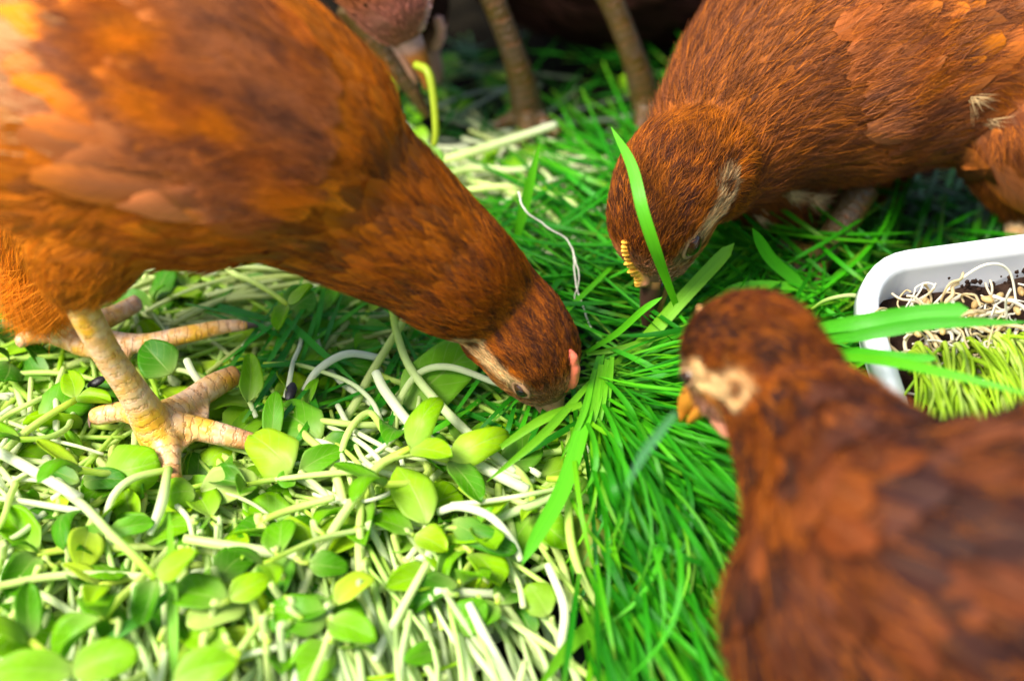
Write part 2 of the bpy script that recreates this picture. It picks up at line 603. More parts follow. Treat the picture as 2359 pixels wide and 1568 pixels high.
class Hen:
    cut = 1
    tail = [(-1.45, -.15, 1.50, .88), (-.6, .0, 1.56, .86)]

    def __init__(s, name, label, base, pal):
        s.root = empty(name, base)
        s.o = np.array(base)
        tag(s.root, label, 'chicken', 'young chickens pecking at the greens')
        s.chains = []
        s.pal = pal
        s.name = name

    def chain(s, P, R, ratio, lat, kind, n=40):
        P = np.asarray(P, float)
        A = catmull(np.column_stack([P, np.asarray(R, float)[:, None], np.broadcast_to(np.asarray(ratio, float), (len(P),))[:, None]]), n)
        s.chains.append(dict(P=A[:, :3], R=A[:, 3], ratio=A[:, 4], lat=np.asarray(lat, float), kind=kind, n=n,
                             raw=np.column_stack([P, np.asarray(R, float)[:, None], np.broadcast_to(np.asarray(ratio, float), (len(P),))[:, None]])))

    def head(s, centre, fwd, up, scale):
        f = nrm(np.asarray(fwd, float))
        u = np.asarray(up, float)
        u = nrm(u - f * np.dot(u, f))
        l = np.cross(u, f)
        s.hM = np.column_stack([f, l, u]) * scale * CM
        s.hc = np.asarray(centre, float)
        s.hs = scale * CM
        # carry the neck on into the back of the skull
        c = s.chains[0]
        tail = [np.append(s.hl(x, 0, z), (r * s.hs, q)) for x, z, r, q in s.tail]
        raw = np.vstack([c['raw'][:-s.cut], tail])
        A = catmull(raw, c['n'])
        c.update(P=A[:, :3], R=A[:, 3], ratio=A[:, 4])
        P = np.array([s.hl(x, 0, z) for x, z, r, q in HEAD])
        s.chain(P, [r * s.hs for x, z, r, q in HEAD], [q for x, z, r, q in HEAD], l, 'head', 30)

    def hl(s, x, y, z):
        return s.hc + s.hM @ np.array([x, y, z], float)

    def hinv(s, P):
        return (P - s.hc) @ np.linalg.inv(s.hM).T

    def field(s, P):
        """flow of the feathers, chain weights and position along the main chain for points P"""
        flow = np.zeros_like(P)
        best = np.full(len(P), 1e9)
        kind = np.zeros(len(P), int)
        tt = np.zeros(len(P))
        s.ang_ = np.zeros(len(P)); s.len_ = np.zeros(len(P))
        wsum = np.zeros(len(P))
        for ci, c in enumerate(s.chains):
            d = np.linalg.norm(P[:, None] - c['P'][None], axis=2) / c['R'][None]
            i = d.argmin(1)
            dm = d[np.arange(len(P)), i]
            T = nrm(np.gradient(c['P'], axis=0))[i]
            if c['kind'] in ('body', 'head'): T = -T
            w = np.exp(-dm * 7)
            if c['kind'] == 'thigh':
                w = w * 1.5
            flow += T * w[:, None]
            wsum += w
            b = dm < best
            best[b] = dm[b]; kind[b] = ci
            B_ = nrm(c['lat'][None] - T * (T @ c['lat'])[:, None]); N_ = np.cross(B_, T)
            dv = P - c['P'][i]
            sl = np.concatenate([[0], np.cumsum(np.linalg.norm(np.diff(c['P'], axis=0), axis=1))])
            s.ang_[b] = (np.arctan2((dv * B_).sum(1), (dv * N_).sum(1)) * np.maximum(c['R'][i], .015))[b]
            s.len_[b] = (sl[i] + (dv * T).sum(1) * -1.0)[b] + ci * .31
            tt[b] = i[b] / (len(c['P']) - 1)
            if c['kind'] == 'body':
                s_t = i / (len(c['P']) - 1)
        return nrm(flow), kind, tt, s_t

    def skin(s, voxel, k=28):
        V, F = union([loft(c['P'], c['R'], c['ratio'], c['lat'], k) for c in s.chains], voxel, 7)
        s.V, s.F = V, F
        tri = []
        for f in F:
            tri.append((f[0], f[1], f[2]))
            if len(f) == 4: tri.append((f[0], f[2], f[3]))
        s.T = np.array(tri)
        a, b, c = V[s.T[:, 0]], V[s.T[:, 1]], V[s.T[:, 2]]
        cr = np.cross(b - a, c - a)
        s.area = np.linalg.norm(cr, axis=1) / 2
        N = np.zeros_like(V)
        for j in range(3):
            np.add.at(N, s.T[:, j], cr)
        s.N = nrm(N)
        s.flow, s.kind, s.t, s.bt = s.field(V)
        s.kdv = KDTree(len(V))
        for i_, p_ in enumerate(V): s.kdv.insert(p_, i_)
        s.kdv.balance()
        s.ang, s.lon = s.ang_.copy(), s.len_.copy()
        s.flow = nrm(s.flow - s.N * (s.flow * s.N).sum(1)[:, None])
        s.bvh = BVHTree.FromPolygons(V.tolist(), F)
        s.body = mesh('body', V, F, MAT['down'], s.root, s.o, cols=s.colour(V, s.N, s.bt, s.kind) * .55)

    def sample(s, n, wfun=None):
        w = s.area.copy()
        cen = V = s.V[s.T].mean(1)
        # only what could face the photograph's side, with a margin for other viewpoints
        fn = s.N[s.T].mean(1)
        vis = (fn * nrm(CAM - cen)).sum(1)
        w = w * smooth(-.75, -.35, vis)
        if wfun is not None:
            w = w * wfun(cen, s.bt[s.T].mean(1), s.kind[s.T[:, 0]], fn)
        i = rng.choice(len(w), n, p=w / w.sum())
        r = rng.random((n, 2)); fl = r.sum(1) > 1
        r[fl] = 1 - r[fl]
        t = s.T[i]
        w0 = 1 - r.sum(1)
        f = lambda A: A[t[:, 0]] * w0[:, None] + A[t[:, 1]] * r[:, :1] + A[t[:, 2]] * r[:, 1:]
        P, N, Fl = f(s.V), nrm(f(s.N)), nrm(f(s.flow))
        bt = s.bt[t[:, 0]] * w0 + s.bt[t[:, 1]] * r[:, 0] + s.bt[t[:, 2]] * r[:, 1]
        return P, N, Fl, bt, s.kind[t[:, 0]]

    def thin(s, P, rad):
        """keep a spaced-out subset"""
        kd = KDTree(len(P))
        for i, p in enumerate(P): kd.insert(p, i)
        kd.balance()
        keep = np.ones(len(P), bool)
        for i in range(len(P)):
            if keep[i]:
                for _, j, _ in kd.find_range(P[i], rad[i]):
                    if j > i: keep[j] = False
        return keep

    def streak(s, P, a, l, seed=0):
        """pigment noise drawn out along the feathers: a across, l along (metres per wave)"""
        i = np.array([s.kdv.find(p)[1] for p in P]) if len(P) != len(s.V) else np.arange(len(s.V))
        q = np.stack([s.ang[i] / a, s.lon[i] / l, np.full(len(P), seed * 1.7)], 1)
        q = q + .35 * np.stack([vnoise(P, 260, seed + 70), vnoise(P, 260, seed + 71), np.zeros(len(P))], 1)
        return np.clip(vnoise(q, 6.28, seed) * 1.7, -1, 1)

    def colour(s, P, N, bt, kind, streak=None):
        return s.pal(s, P, N, bt, kind)

    def cards(s, name, P, N, Fl, L, Wd, lift, cols, edge, parent=None, base=.0006, splay=.22, tipr=.35, jitter=True):
        """overlapping feathers laid along the flow and bent to the body"""
        nu, nv = 5, 6
        U = np.linspace(-1, 1, nu); VV = np.linspace(0, 1, nv)
        n = len(P)
        B = np.cross(N, Fl)
        a = rng.normal(0, splay, n)
        D = Fl * np.cos(a)[:, None] + B * np.sin(a)[:, None]
        S = np.cross(N, D)
        prof = np.array([.30, .78, 1.0, 1.0, .86, .46])
        out = np.zeros((n, nv, nu, 3))
        for j, v in enumerate(VV):
            for i, u in enumerate(U):
                vv = v - (abs(u) ** 2) * .10 * (1 if j > 2 else .4)
                out[:, j, i] = P + D * (L * vv)[:, None] + S * (Wd * prof[j] * u * .5)[:, None]
        flat = out.reshape(-1, 3)
        res = np.empty_like(flat)
        fn = s.bvh.find_nearest
        nn = np.empty_like(flat)
        for q in range(len(flat)):
            h = fn(flat[q])
            res[q] = h[0]; nn[q] = h[1]
        hgt = np.zeros((n, nv, nu))
        wob = rng.uniform(.6, 1.4, n)
        for j, v in enumerate(VV):
            for i, u in enumerate(U):
                hgt[:, j, i] = base + lift * L * (v ** 1.2) * wob - abs(u) ** 2 * Wd * .06
        res = res + nn * hgt.reshape(-1, 1)
        # tatter the tips
        res = res.reshape(n, nv, nu, 3)
        res[:, -1] += (D * L[:, None])[:, None] * rng.normal(0, .045, (n, nu))[:, :, None]
        C = np.zeros((n, nv, nu, 3))
        for j, v in enumerate(VV):
            for i, u in enumerate(U):
                f = np.clip(max(abs(u) ** 2 * .9, (v - .55) / .45), 0, 1)
                C[:, j, i] = mixc(cols, edge, np.full(n, f))
        uv = np.zeros((n, nv, nu, 2))
        uv[..., 0] = (np.arange(n)[:, None, None] % 997) + (U[None, None, :] * .499 + .5)
        uv[..., 1] = VV[None, :, None]
        F = []
        for k in range(n):
            o = k * nv * nu
            for j in range(nv - 1):
                for i in range(nu - 1):
                    q = o + j * nu + i
                    F.append((q, q + 1, q + nu + 1, q + nu))
        return mesh(name, res.reshape(-1, 3), F, MAT['vane'], parent or s.root, s.o, C.reshape(-1, 3), uv.reshape(-1, 2))

    def hairs(s, name, P, N, Fl, L, rad, cols, rise=.25, splay=.25, k=4, clump=None, parent=None, tipfade=.85):
        n = len(P)
        B = np.cross(N, Fl)
        a = rng.normal(0, splay, n)
        D = Fl * np.cos(a)[:, None] + B * np.sin(a)[:, None]
        rz = rise * rng.uniform(.3, 1.7, n)
        b2 = rng.normal(0, .12, n)
        pos = np.zeros((n, k, 3), np.float32)
        for j in range(k):
            v = j / (k - 1)
            pos[:, j] = P + D * (L * v)[:, None] + N * (L * (rz * v - .30 * rz * v * v) - L * L * v * v * s.curv)[:, None] + B * (L * b2 * v * v)[:, None]
        return curves(name, pos, rad, cols, MAT['hair'], parent or s.root, s.o, tipfade)

    curv = 4.0
    cv = .24
    cut = 1


def curves(name, pos, rad, cols, mat, parent, origin, tipfade=.85):
    n, k = pos.shape[:2]
    cu = bpy.data.hair_curves.new(name)
    cu.add_curves([k] * n)
    pp = (pos - np.asarray(origin, np.float32)).astype(np.float32)
    cu.attributes['position'].data.foreach_set('vector', pp.ravel()) if 'position' in cu.attributes else cu.points.foreach_set('position', pp.ravel())
    rd = np.repeat(np.broadcast_to(np.asarray(rad, np.float32), (n,)), k) * np.tile(1 - tipfade * np.linspace(0, 1, k, dtype=np.float32) ** 2, n)
    at_ = cu.attributes.get('radius') or cu.attributes.new('radius', 'FLOAT', 'POINT')
    at_.data.foreach_set('value', rd.astype(np.float32))
    ca = cu.attributes.new('col', 'FLOAT_COLOR', 'POINT')
    c = np.ones((n, k, 4), np.float32)
    c[:, :, :3] = np.asarray(cols)[:, None] if np.ndim(cols) == 2 else cols
    ca.data.foreach_set('color', c.ravel())
    cu.materials.append(mat)
    o = bpy.data.objects.new(name, cu)
    COL.objects.link(o)
    o.parent = parent
    return o


def sphere(c, r, nu=16, nv=10, M=None):
    V, F = [], []
    for j in range(nv + 1):
        th = math.pi * j / nv
        for i in range(nu):
            ph = 2 * math.pi * i / nu
            V.append((math.sin(th) * math.cos(ph), math.sin(th) * math.sin(ph), math.cos(th)))
    for j in range(nv):
        for i in range(nu):
            F.append((j * nu + i, j * nu + (i + 1) % nu, (j + 1) * nu + (i + 1) % nu, (j + 1) * nu + i))
    V = np.array(V) * np.asarray(r)
    if M is not None: V = V @ np.asarray(M).T
    return V + np.asarray(c), F


def face(h, comb_cols=((.62, .16, .08), (.78, .42, .20)), comb_h=.42, comb_n=9, beak_c=((.30, .11, .04), (.07, .03, .02)), wattle=.5, sides=(1, -1), comb_span=(.55, 2.15), beak_open=0.0, eye_x=.82, beak_s=(.15, .8), nos_x=2.28, beak_k=1.0, eye_y=1.10, beak_w=1.0, eye_s=1.0):
    """comb, eyes, beak and wattles on a hen's head"""
    s = h.hs
    # comb: a low serrated ridge
    surf = lambda x: np.interp(x, [a for a, *_ in HEAD], [z + r for _, z, r, _ in HEAD])
    pieces = []
    dx = (comb_span[1] - comb_span[0]) / comb_n
    for i in range(comb_n):
        f = (i + .5) / comb_n
        x = comb_span[0] + (comb_span[1] - comb_span[0]) * f + random.uniform(-.02, .02)
        hh = comb_h * (.60 + .5 * math.sin(math.pi * min(1, f * .85 + .15))) * random.uniform(.88, 1.1)
        v, fc = sphere((0, 0, 0), (dx * (.60 if comb_n > 5 else .66), .13 if comb_n > 5 else .20, hh))
        if comb_n == 1:
            v, fc = sphere((0, 0, 0), (dx * .52, .20, .34), 24, 16)
            v = v @ np.array([[1, 0, -.62], [0, 1, 0], [0, 0, 1]]) + np.array((0, 0, .17))
            v[:, 2] *= 1 + .05 * np.sin(v[:, 0] * 14)
        v = v @ np.array([[1, 0, 0], [0, 1, 0], [.2 if comb_n > 1 else 0, 0, 1]]) + np.array((x, 0, surf(x) + .02 + hh * .3))
        pieces.append((v, fc))
    P = np.array([(x, 0, surf(x) + .02) for x in np.linspace(*comb_span, 16)])
    v, fc, _ = tube(P, np.concatenate([[.12], np.linspace(.25, .21, 14), [.12]]), 12)
    pieces.append((v, fc))
    V, F = union(pieces, .03, 2)
    k = smooth(.12, .34, V[:, 2] - surf(V[:, 0]))
    cc = mixc(np.array(comb_cols[0]), np.array(comb_cols[1]), k) * (1 + .15 * vnoise(V, 9, 77))[:, None]
    V = h.hc + V @ h.hM.T
    mesh('comb', V, F, MAT['comb_skin'], h.root, h.o, cols=cc)
    # beak: two curved mandibles
    def mandible(name, pts, rz, ry, cols):
        P = catmull(np.array([(1.65 + (x - 1.65) * beak_k, y_, z) for x, y_, z in pts]), 14)
        rz = np.interp(np.linspace(0, 1, 14), np.linspace(0, 1, len(rz)), rz)
        ry = np.interp(np.linspace(0, 1, 14), np.linspace(0, 1, len(ry)), ry)
        rz, ry = rz * beak_w, ry * beak_w
        V, F = loft(P, rz, ry / rz, (0, 1, 0), 18)
        t = np.append(np.repeat(np.linspace(0, 1, 14), 18), [0, 1])
        C = mixc(np.array(cols[0]), np.array(cols[1]), smooth(*beak_s, t))
        V = h.hc + V @ h.hM.T
        return mesh(name, V, F, MAT['beak'], h.root, h.o, cols=C)
    up = mandible('upper_beak', [(1.65, 0, -.30), (2.3, 0, -.40), (2.9, 0, -.58), (3.35, 0, -.95)], [.52, .40, .24, .05], [.50, .36, .20, .05], beak_c)
    mandible('lower_beak', [(1.6, 0, -.72), (2.25, 0, -.84 - beak_open * .3), (2.8, 0, -.95 - beak_open), (3.1, 0, -1.02 - beak_open * 1.4)], [.26, .20, .13, .04], [.44, .30, .16, .04], (beak_c[0], mixc(np.array(beak_c[0]), np.array(beak_c[1]), .4)))
    for sd in (1, -1):
        v, f = sphere((nos_x, sd * (.30 + (2.28 - nos_x) * .46), -.22), (.15, .05, .06))
        mesh('nostril', h.hc + v @ h.hM.T, f, MAT['pupil'], up, None if False else h.o)
    # eyes
    for sd in (1, -1):
        c = np.array((eye_x, sd * eye_y, .16))
        e = mesh('eye', h.hc + sphere(c, np.array((.27, .20, .23)) * eye_s, 20, 14)[0] @ h.hM.T, sphere(c, .3, 20, 14)[1], MAT['iris'], h.root, h.o)
        v, f = sphere(c + np.array((.03, sd * .07, .0)), np.array((.20, .148, .18)) * eye_s, 16, 10)
        mesh('pupil', h.hc + v @ h.hM.T, f, MAT['pupil'], e, h.o)
        a = np.linspace(0, 2 * math.pi, 25)
        P = np.stack([c[0] + .31 * eye_s * np.cos(a), np.full(25, c[1] + sd * .07) - sd * .1 * np.abs(np.cos(a)) * (np.cos(a) > 0), c[2] + .21 * eye_s * np.sin(a)], 1)
        v, f, _ = tube(P, .065, 8, False)
        mesh('eyelid', h.hc + v @ h.hM.T, f, MAT['lid'], e, h.o)
    if wattle:
        for sd in (1, -1):
            v, f = sphere((1.25, sd * .34, -1.15 - wattle * .35), (.34, .15, .30 + wattle * .5))
            v = v + vnoise(v, 7, 3)[:, None] * .03
            mesh('wattle', h.hc + v @ h.hM.T, f, MAT['wattle'], h.root, h.o)


def leg(h, tubes, mat='leg', web=None, claws=(), voxel=.0009, tint=None):
    """shank and toes as one scaly skin; each tube is (points, radii)"""
    pcs, cl = [], []
    for P, R in tubes:
        m = max(10, int(len(P) * 6))
        A = catmull(np.column_stack([np.asarray(P), np.asarray(R)]), m)
        v, f, _ = tube(A[:, :3], A[:, 3], 14)
        pcs.append((v, f)); cl.append(A)
    for w in web or ():
        a, b, c, th = w
        a, b, c = map(np.asarray, (a, b, c))
        n = nrm(np.cross(b - a, c - a)) * th
        pts = np.array([a + n, b + n, c + n, a - n, b - n, c - n])
        pcs.append((pts, [(0, 1, 2), (5, 4, 3), (0, 3, 4, 1), (1, 4, 5, 2), (2, 5, 3, 0)]))
    V, F = union(pcs, voxel, 3)
    best = np.full(len(V), 1e9)
    uv = np.zeros((len(V), 2))
    tip = np.ones((len(V), 3))
    for ci, A in enumerate(cl):
        d = np.linalg.norm(V[:, None] - A[None, :, :3], axis=2) / A[None, :, 3]
        i = d.argmin(1); dm = d[np.arange(len(V)), i]
        b = dm < best
        best[b] = dm[b]
        s_ = np.concatenate([[0], np.cumsum(np.linalg.norm(np.diff(A[:, :3], axis=0), axis=1))])
        dirv = nrm(V - A[i, :3])
        T = nrm(np.gradient(A[:, :3], axis=0))
        frontv = np.array((.45, -.55, .7)) if ci else np.array((.75, -.62, .2))
        fr = smooth(.05, .45, (dirv * nrm(frontv)).sum(1))
        uv[b, 0] = fr[b]
        uv[b, 1] = (s_[i] / .0042)[b]
        if ci and tint is not None:
            k = smooth(.6, 1.0, i / (len(A) - 1))
            tip[b] = mixc(np.ones(3), np.array(tint), k)[b]
    # raise the scutes for real
    l = mesh('leg', V, F, MAT[mat], h.root, h.o, cols=tip, uv=uv)
    for P in claws:
        A = catmull(np.asarray(P), 8)
        v, f, _ = tube(A[:, :3], np.linspace(1, .15, 8) * A[:, 3] if A.shape[1] > 3 else .002, 10)
        mesh('claw', v, f, MAT['claw'], l, h.o)
    return l


def P_y(lst, ys):
    """photo points on upright planes ys -> world points and radii"""
    P, R = [], []
    for (u, v, r), y in zip(lst, ys):
        p = at(u, v, y=y)
        P.append(p); R.append(r * px(p))
    return np.array(P), np.array(R)


def P_d(lst, ds):
    P, R = [], []
    for (u, v, r), d in zip(lst, ds):
        p = at(u, v, d=d)
        P.append(p); R.append(r * px(p))
    return np.array(P), np.array(R)


def head_paint(h, P, base, ear=(-.95, -.42)):
    """face skin, ear patch and crown tones in head space"""
    q = h.hinv(P)
    x, y, z = q[:, 0], np.abs(q[:, 1]), q[:, 2]
    on = (x > -2.2) & (x < 2.6) & (np.abs(z) < 2.4) & (y < 1.9)
    c = base.copy()
    side = smooth(.5, .85, y)
    crown = smooth(.35, .9, z) * smooth(-1.8, -.6, x)
    c = np.where(on[:, None], mixc(c, DARK * 1.5 * (1 + .3 * vnoise(P, 900, 5)[:, None]), crown * smooth(1.5, .7, x) * .55), c)
    # pale stripe from the ear to the eye
    ax, az, bx, bz = ear[0] + .2, ear[1] + .07, .55, .05
    tt = np.clip(((x - ax) * (bx - ax) + (z - az) * (bz - az)) / ((bx - ax) ** 2 + (bz - az) ** 2), 0, 1)
    d = np.hypot(x - ax - tt * (bx - ax), z - az - tt * (bz - az))
    c = np.where(on[:, None], mixc(c, CREAM * 1.2, smooth(.44, .2, d) * side), c)
    # ear: dark spot in a pale ring
    de = np.hypot(x - ear[0], (z - ear[1]) * 1.1)
    ring = smooth(.62, .48, de) * side
    c = np.where(on[:, None], mixc(c, CREAM * .85, ring * .8), c)
    c = np.where(on[:, None], mixc(c, BROWN * .6, smooth(.34, .2, de) * side * .9), c)
    low = smooth(.0, -.5, z) * smooth(-.2, .5, x)
    c = np.where(on[:, None], mixc(c, np.array((.58, .27, .07)), low * .65), c)
    fore = smooth(.9, 1.5, x)
    c = np.where(on[:, None], mixc(c, np.array((.58, .27, .14)), fore * .8), c)
    # bare skin round the beak and below the eye
    fr = smooth(1.05, 1.75, x) * smooth(.75, .2, z)
    c = np.where(on[:, None], mixc(c, PINK, fr * .75), c)
    dd = np.hypot(x - .8, (z - .1) * 1.15)
    c = np.where(on[:, None], mixc(c, CREAM * .7, smooth(.6, .42, dd) * side * .6), c)
    return c


# ---------------------------------------------------------------- hen at the left, head down in the grass
FOOT = at(375, 1010, z=.004)
YA = FOOT[1] + .020
YH = at(1290, 945, z=.004)[1] + .004


def pal_left(h, P, N, bt, kind):
    n1 = vnoise(P, 110, 1); n3 = vnoise(P, 60, 3)
    st = h.streak(P, .0040, .013, 1); st2 = h.streak(P, .0075, .026, 2)
    c = mixc(RUST, ORANGE, np.clip(.42 + .55 * st2 + .35 * n3, 0, 1))
    k = np.array([q['kind'] for q in h.chains])[kind]
    th = (k == 'thigh')
    c = np.where(th[:, None], mixc(np.array((.62, .185, .008)), RUST, np.clip(.18 + .45 * st2, 0, 1)), c)
    rear = smooth(.38, .12, bt)
    c = mixc(c, np.array((.64, .20, .008)), rear * .7)
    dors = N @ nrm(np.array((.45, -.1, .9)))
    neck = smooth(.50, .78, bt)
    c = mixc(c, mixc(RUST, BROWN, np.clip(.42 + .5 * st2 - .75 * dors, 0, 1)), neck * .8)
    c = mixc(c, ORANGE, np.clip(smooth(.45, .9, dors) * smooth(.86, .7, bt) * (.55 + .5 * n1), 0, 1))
    fl = smooth(.22, .55, st) * (.15 + .75 * smooth(.42, .58, bt)) * np.where(th, .15, 1)
    c = mixc(c, DARK * 1.4, fl * .85)
    c = mixc(c, ORANGE * .9, smooth(.3, .6, -st) * neck * .35)
    return head_paint(h, P, c, (-1.0, -.12))


A = Hen('hen', 'orange hen at the left pecking in the grass with one yellow foot forward', (FOOT[0], FOOT[1], 0), pal_left)
sp = [(-460, 30, 110), (-280, 80, 230), (-60, 140, 330), (150, 195, 385), (350, 238, 388), (520, 292, 362), (675, 362, 300), (785, 445, 222), (895, 518, 186), (1000, 592, 156), (1062, 645, 144), (1138, 708, 130)]
ys = list(np.interp(range(12), [0, 6, 11], [YA, YA, YH]))
P, R = P_y(sp, ys)
A.chain(P, R, [.8, .82, .84, .84, .84, .82, .82, .84, .86, .86, .86, .86], (0, 1, 0), 'body', 60)
hp = at(1193, 797, y=YH - .002)
A.head(at(1209, 794, y=YH), (.52, -.28, -.80), (.62, -.48, .60), 1.25)
P, R = P_y([(260, 390, 170), (215, 520, 150), (185, 610, 112), (172, 662, 62), (172, 690, 34)], [YA - .024] * 5)
A.chain(P, R, .75, (0, 1, 0), 'thigh', 24)
P, R = P_y([(150, 430, 150), (120, 560, 120), (95, 650, 70), (92, 690, 40)], [YA + .034] * 4)
A.chain(P, R, .7, (0, 1, 0), 'thigh', 24)
A.skin(.0019)
face(A, ((.72, .08, .05), (.76, .17, .09)), .30, 1, ((.42, .22, .13), (.16, .07, .04)), .0, beak_k=.72, comb_span=(.45, 1.75))


# body feathers
def plume(h, n, rad_f, size_f, wfun, name='plumage', lift=.10, edge_f=None, splay=.2, streak=.5, base=.0006):
    P, N, Fl, bt, kd = h.sample(n, wfun)
    rad = rad_f(P, bt, kd)
    kp = h.thin(P, rad)
    P, N, Fl, bt, kd = P[kp], N[kp], Fl[kp], bt[kp], kd[kp]
    L, Wd = size_f(P, bt, kd)
    L = L * rng.uniform(.8, 1.2, len(P)); Wd = Wd * rng.uniform(.8, 1.15, len(P))
    c = h.colour(P, N, bt, kd)
    k = rng.normal(0, h.cv, len(P))
    c = c * np.exp(k)[:, None]
    dk = rng.random(len(P)) < .10 * streak * 2
    c[dk] = mixc(c[dk], DARK * 1.6, np.full(dk.sum(), .6))
    e = edge_f(c, P, bt) if edge_f else c * 1.15
    print(h.name, name, len(P))
    return h.cards(name, P, N, Fl, L, Wd, np.where(hm(h, P) > .3, .03, lift), c, e, splay=splay, base=base * 1.0)


def hm(h, P):
    q = h.hinv(P)
    return smooth(-3.2, -.6, q[:, 0]) * ((q[:, 0] < 3) & (np.abs(q[:, 1]) < 2.0) & (np.abs(q[:, 2]) < 2.4))


def kinds(h):
    return np.array([c['kind'] for c in h.chains])


def not_head(h):
    K = kinds(h)
    def f(c, bt, kd, fn):
        q = h.hinv(c)
        on = (q[:, 0] < 3) & (np.abs(q[:, 1]) < 2.0) & (np.abs(q[:, 2]) < 2.3)
        face_ = (q[:, 0] > .35) | ((q[:, 0] > -1.6) & (np.abs(q[:, 1]) > .75) & (q[:, 2] < .35))
        return np.where(on & face_, 0.0, np.where(on & (q[:, 0] > -2.4), 2.5, 1.0))
    return f


def sz_body(h, big=1.0):
    K = kinds(h)
    def size(P, bt, kd):
        f = smooth(.90, .45, bt)
        L = (.0085 + .0155 * f) * big
        Wd = (.0036 + .0094 * f) * big
        th = K[kd] == 'thigh'
        L = np.where(th, .016 * big, L); Wd = np.where(th, .0055 * big, Wd)
        hd = K[kd] == 'head'
        L = np.where(hd, .0065 * big, L); Wd = np.where(hd, .0026 * big, Wd)
        q = h.hinv(P)
        on = (q[:, 0] < 3) & (np.abs(q[:, 1]) < 2.0) & (np.abs(q[:, 2]) < 2.4)
        m = smooth(-3.2, -.6, q[:, 0]) * on
        return L * (1 - m) + .0042 * m, Wd * (1 - m) + .0019 * m
    return size


szA = sz_body(A)
plume(A, 26000, lambda P, bt, kd: szA(P, bt, kd)[1] * .42, szA, not_head(A), edge_f=lambda c, P, bt: mixc(c, ORANGE * .9, np.full(len(P), .35)), lift=.055, splay=.16)

# folded wing with larger soft coverts


def wing_col(h, P, seed, orange=.0):
    n1 = vnoise(P, 150, seed); n2 = vnoise(P, 330, seed + 1)
    st = h.streak(P, .009, .030, seed + 2)
    c = mixc(MAUVE * 1.2, RUST * 1.2, np.clip(.40 + .65 * n1, 0, 1))
    c = mixc(c, ORANGE * .95, np.clip(.9 * smooth(.25, .6, n2 * .6 + n1 * .5) + orange, 0, 1))
    return mixc(c, DARK * 2.2, smooth(.28, .6, st) * .65) * getattr(h, 'wing_k', 1.0)


def wing_patch(h, n, mask, L0, L1, W0, W1, grad, seed, lift, splay, base, nh, turn=None):
    for pas in (0, 1):
        P, N, Fl, bt, kd = h.sample(n if pas == 0 else nh, lambda c, bt, kd, fn: mask(c, fn) * 1.0 + 1e-12)
        q = project(P)
        if turn is not None:
            Fl = nrm(Fl + np.array(turn)); Fl = nrm(Fl - N * (Fl * N).sum(1)[:, None])
        f = grad(q)
        if pas == 0:
            L = L0 + (L1 - L0) * f; Wd = W0 + (W1 - W0) * f
            kp = h.thin(P, Wd * .50)
            P, N, Fl, L, Wd, f = P[kp], N[kp], Fl[kp], L[kp], Wd[kp], f[kp]
            c = wing_col(h, P, seed) * np.exp(rng.normal(0, .24, len(P)))[:, None]
            e = mixc(c * 1.45, ORANGE * 1.1, np.clip(rng.normal(.25, .3, len(P)), 0, .8))
            print('wing', len(P))
            h.cards('wing', P, N, Fl, L * rng.uniform(.85, 1.15, len(P)), Wd, np.full(len(P), lift), c, e, base=base, splay=splay)
        else:
            c = wing_col(h, P, seed) * np.exp(rng.normal(0, .28, len(P)))[:, None]
            o = rng.random(len(P)) < .12
            c[o] = mixc(c[o], ORANGE * 1.1, np.full(o.sum(), .5))
            h.hairs('wing_barbs', P + N * (base + .0012), N, Fl, rng.uniform(.005, .012, len(P)), .00009, c, .10, .20)


def project(P):
    d = (P - CAM) @ C_F
    k = SENS / LENS / W
    return np.stack([(P - CAM) @ C_R / d / k + W / 2, -(P - CAM) @ C_U / d / k + H / 2], 1)


def mask_left(c, fn):
    q = project(c) + np.stack([vnoise(c, 500, 91), vnoise(c, 500, 92)], 1) * 32 + rng.normal(0, 14, (len(c), 2))
    low = np.interp(q[:, 0], [100, 200, 310, 345, 440, 580, 680, 720, 760], [60, 190, 275, 360, 410, 470, 500, 430, 330])
    up = np.interp(q[:, 0], [100, 300, 500, 650, 760], [-120, -80, -20, 70, 260])
    return (fn[:, 1] < .1) & (q[:, 1] < low) & (q[:, 1] > up) & (q[:, 0] > 120) & (q[:, 0] < 750)


wing_patch(A, 22000, mask_left, .019, .038, .0105, .0165, lambda q: smooth(740, 350, q[:, 0]), 8, .050, .15, .0024, 12000)


def fuzz(h, n, name, wfun, len_f, rad=.00007, bright=1.0, rise=.2, splay=.22, var=.3, colf=None, k=4):
    P, N, Fl, bt, kd = h.sample(n, wfun)
    c = h.colour(P, N, bt, kd) * np.exp(rng.normal(0, var, n))[:, None] * bright
    if colf is not None: c = colf(c, P, bt, kd)
    L = len_f(P, bt, kd) * rng.uniform(.6, 1.3, n)
    return h.hairs(name, P + N * .0006, N, Fl, L, rad, c, rise, splay, k)


KA = kinds(A)


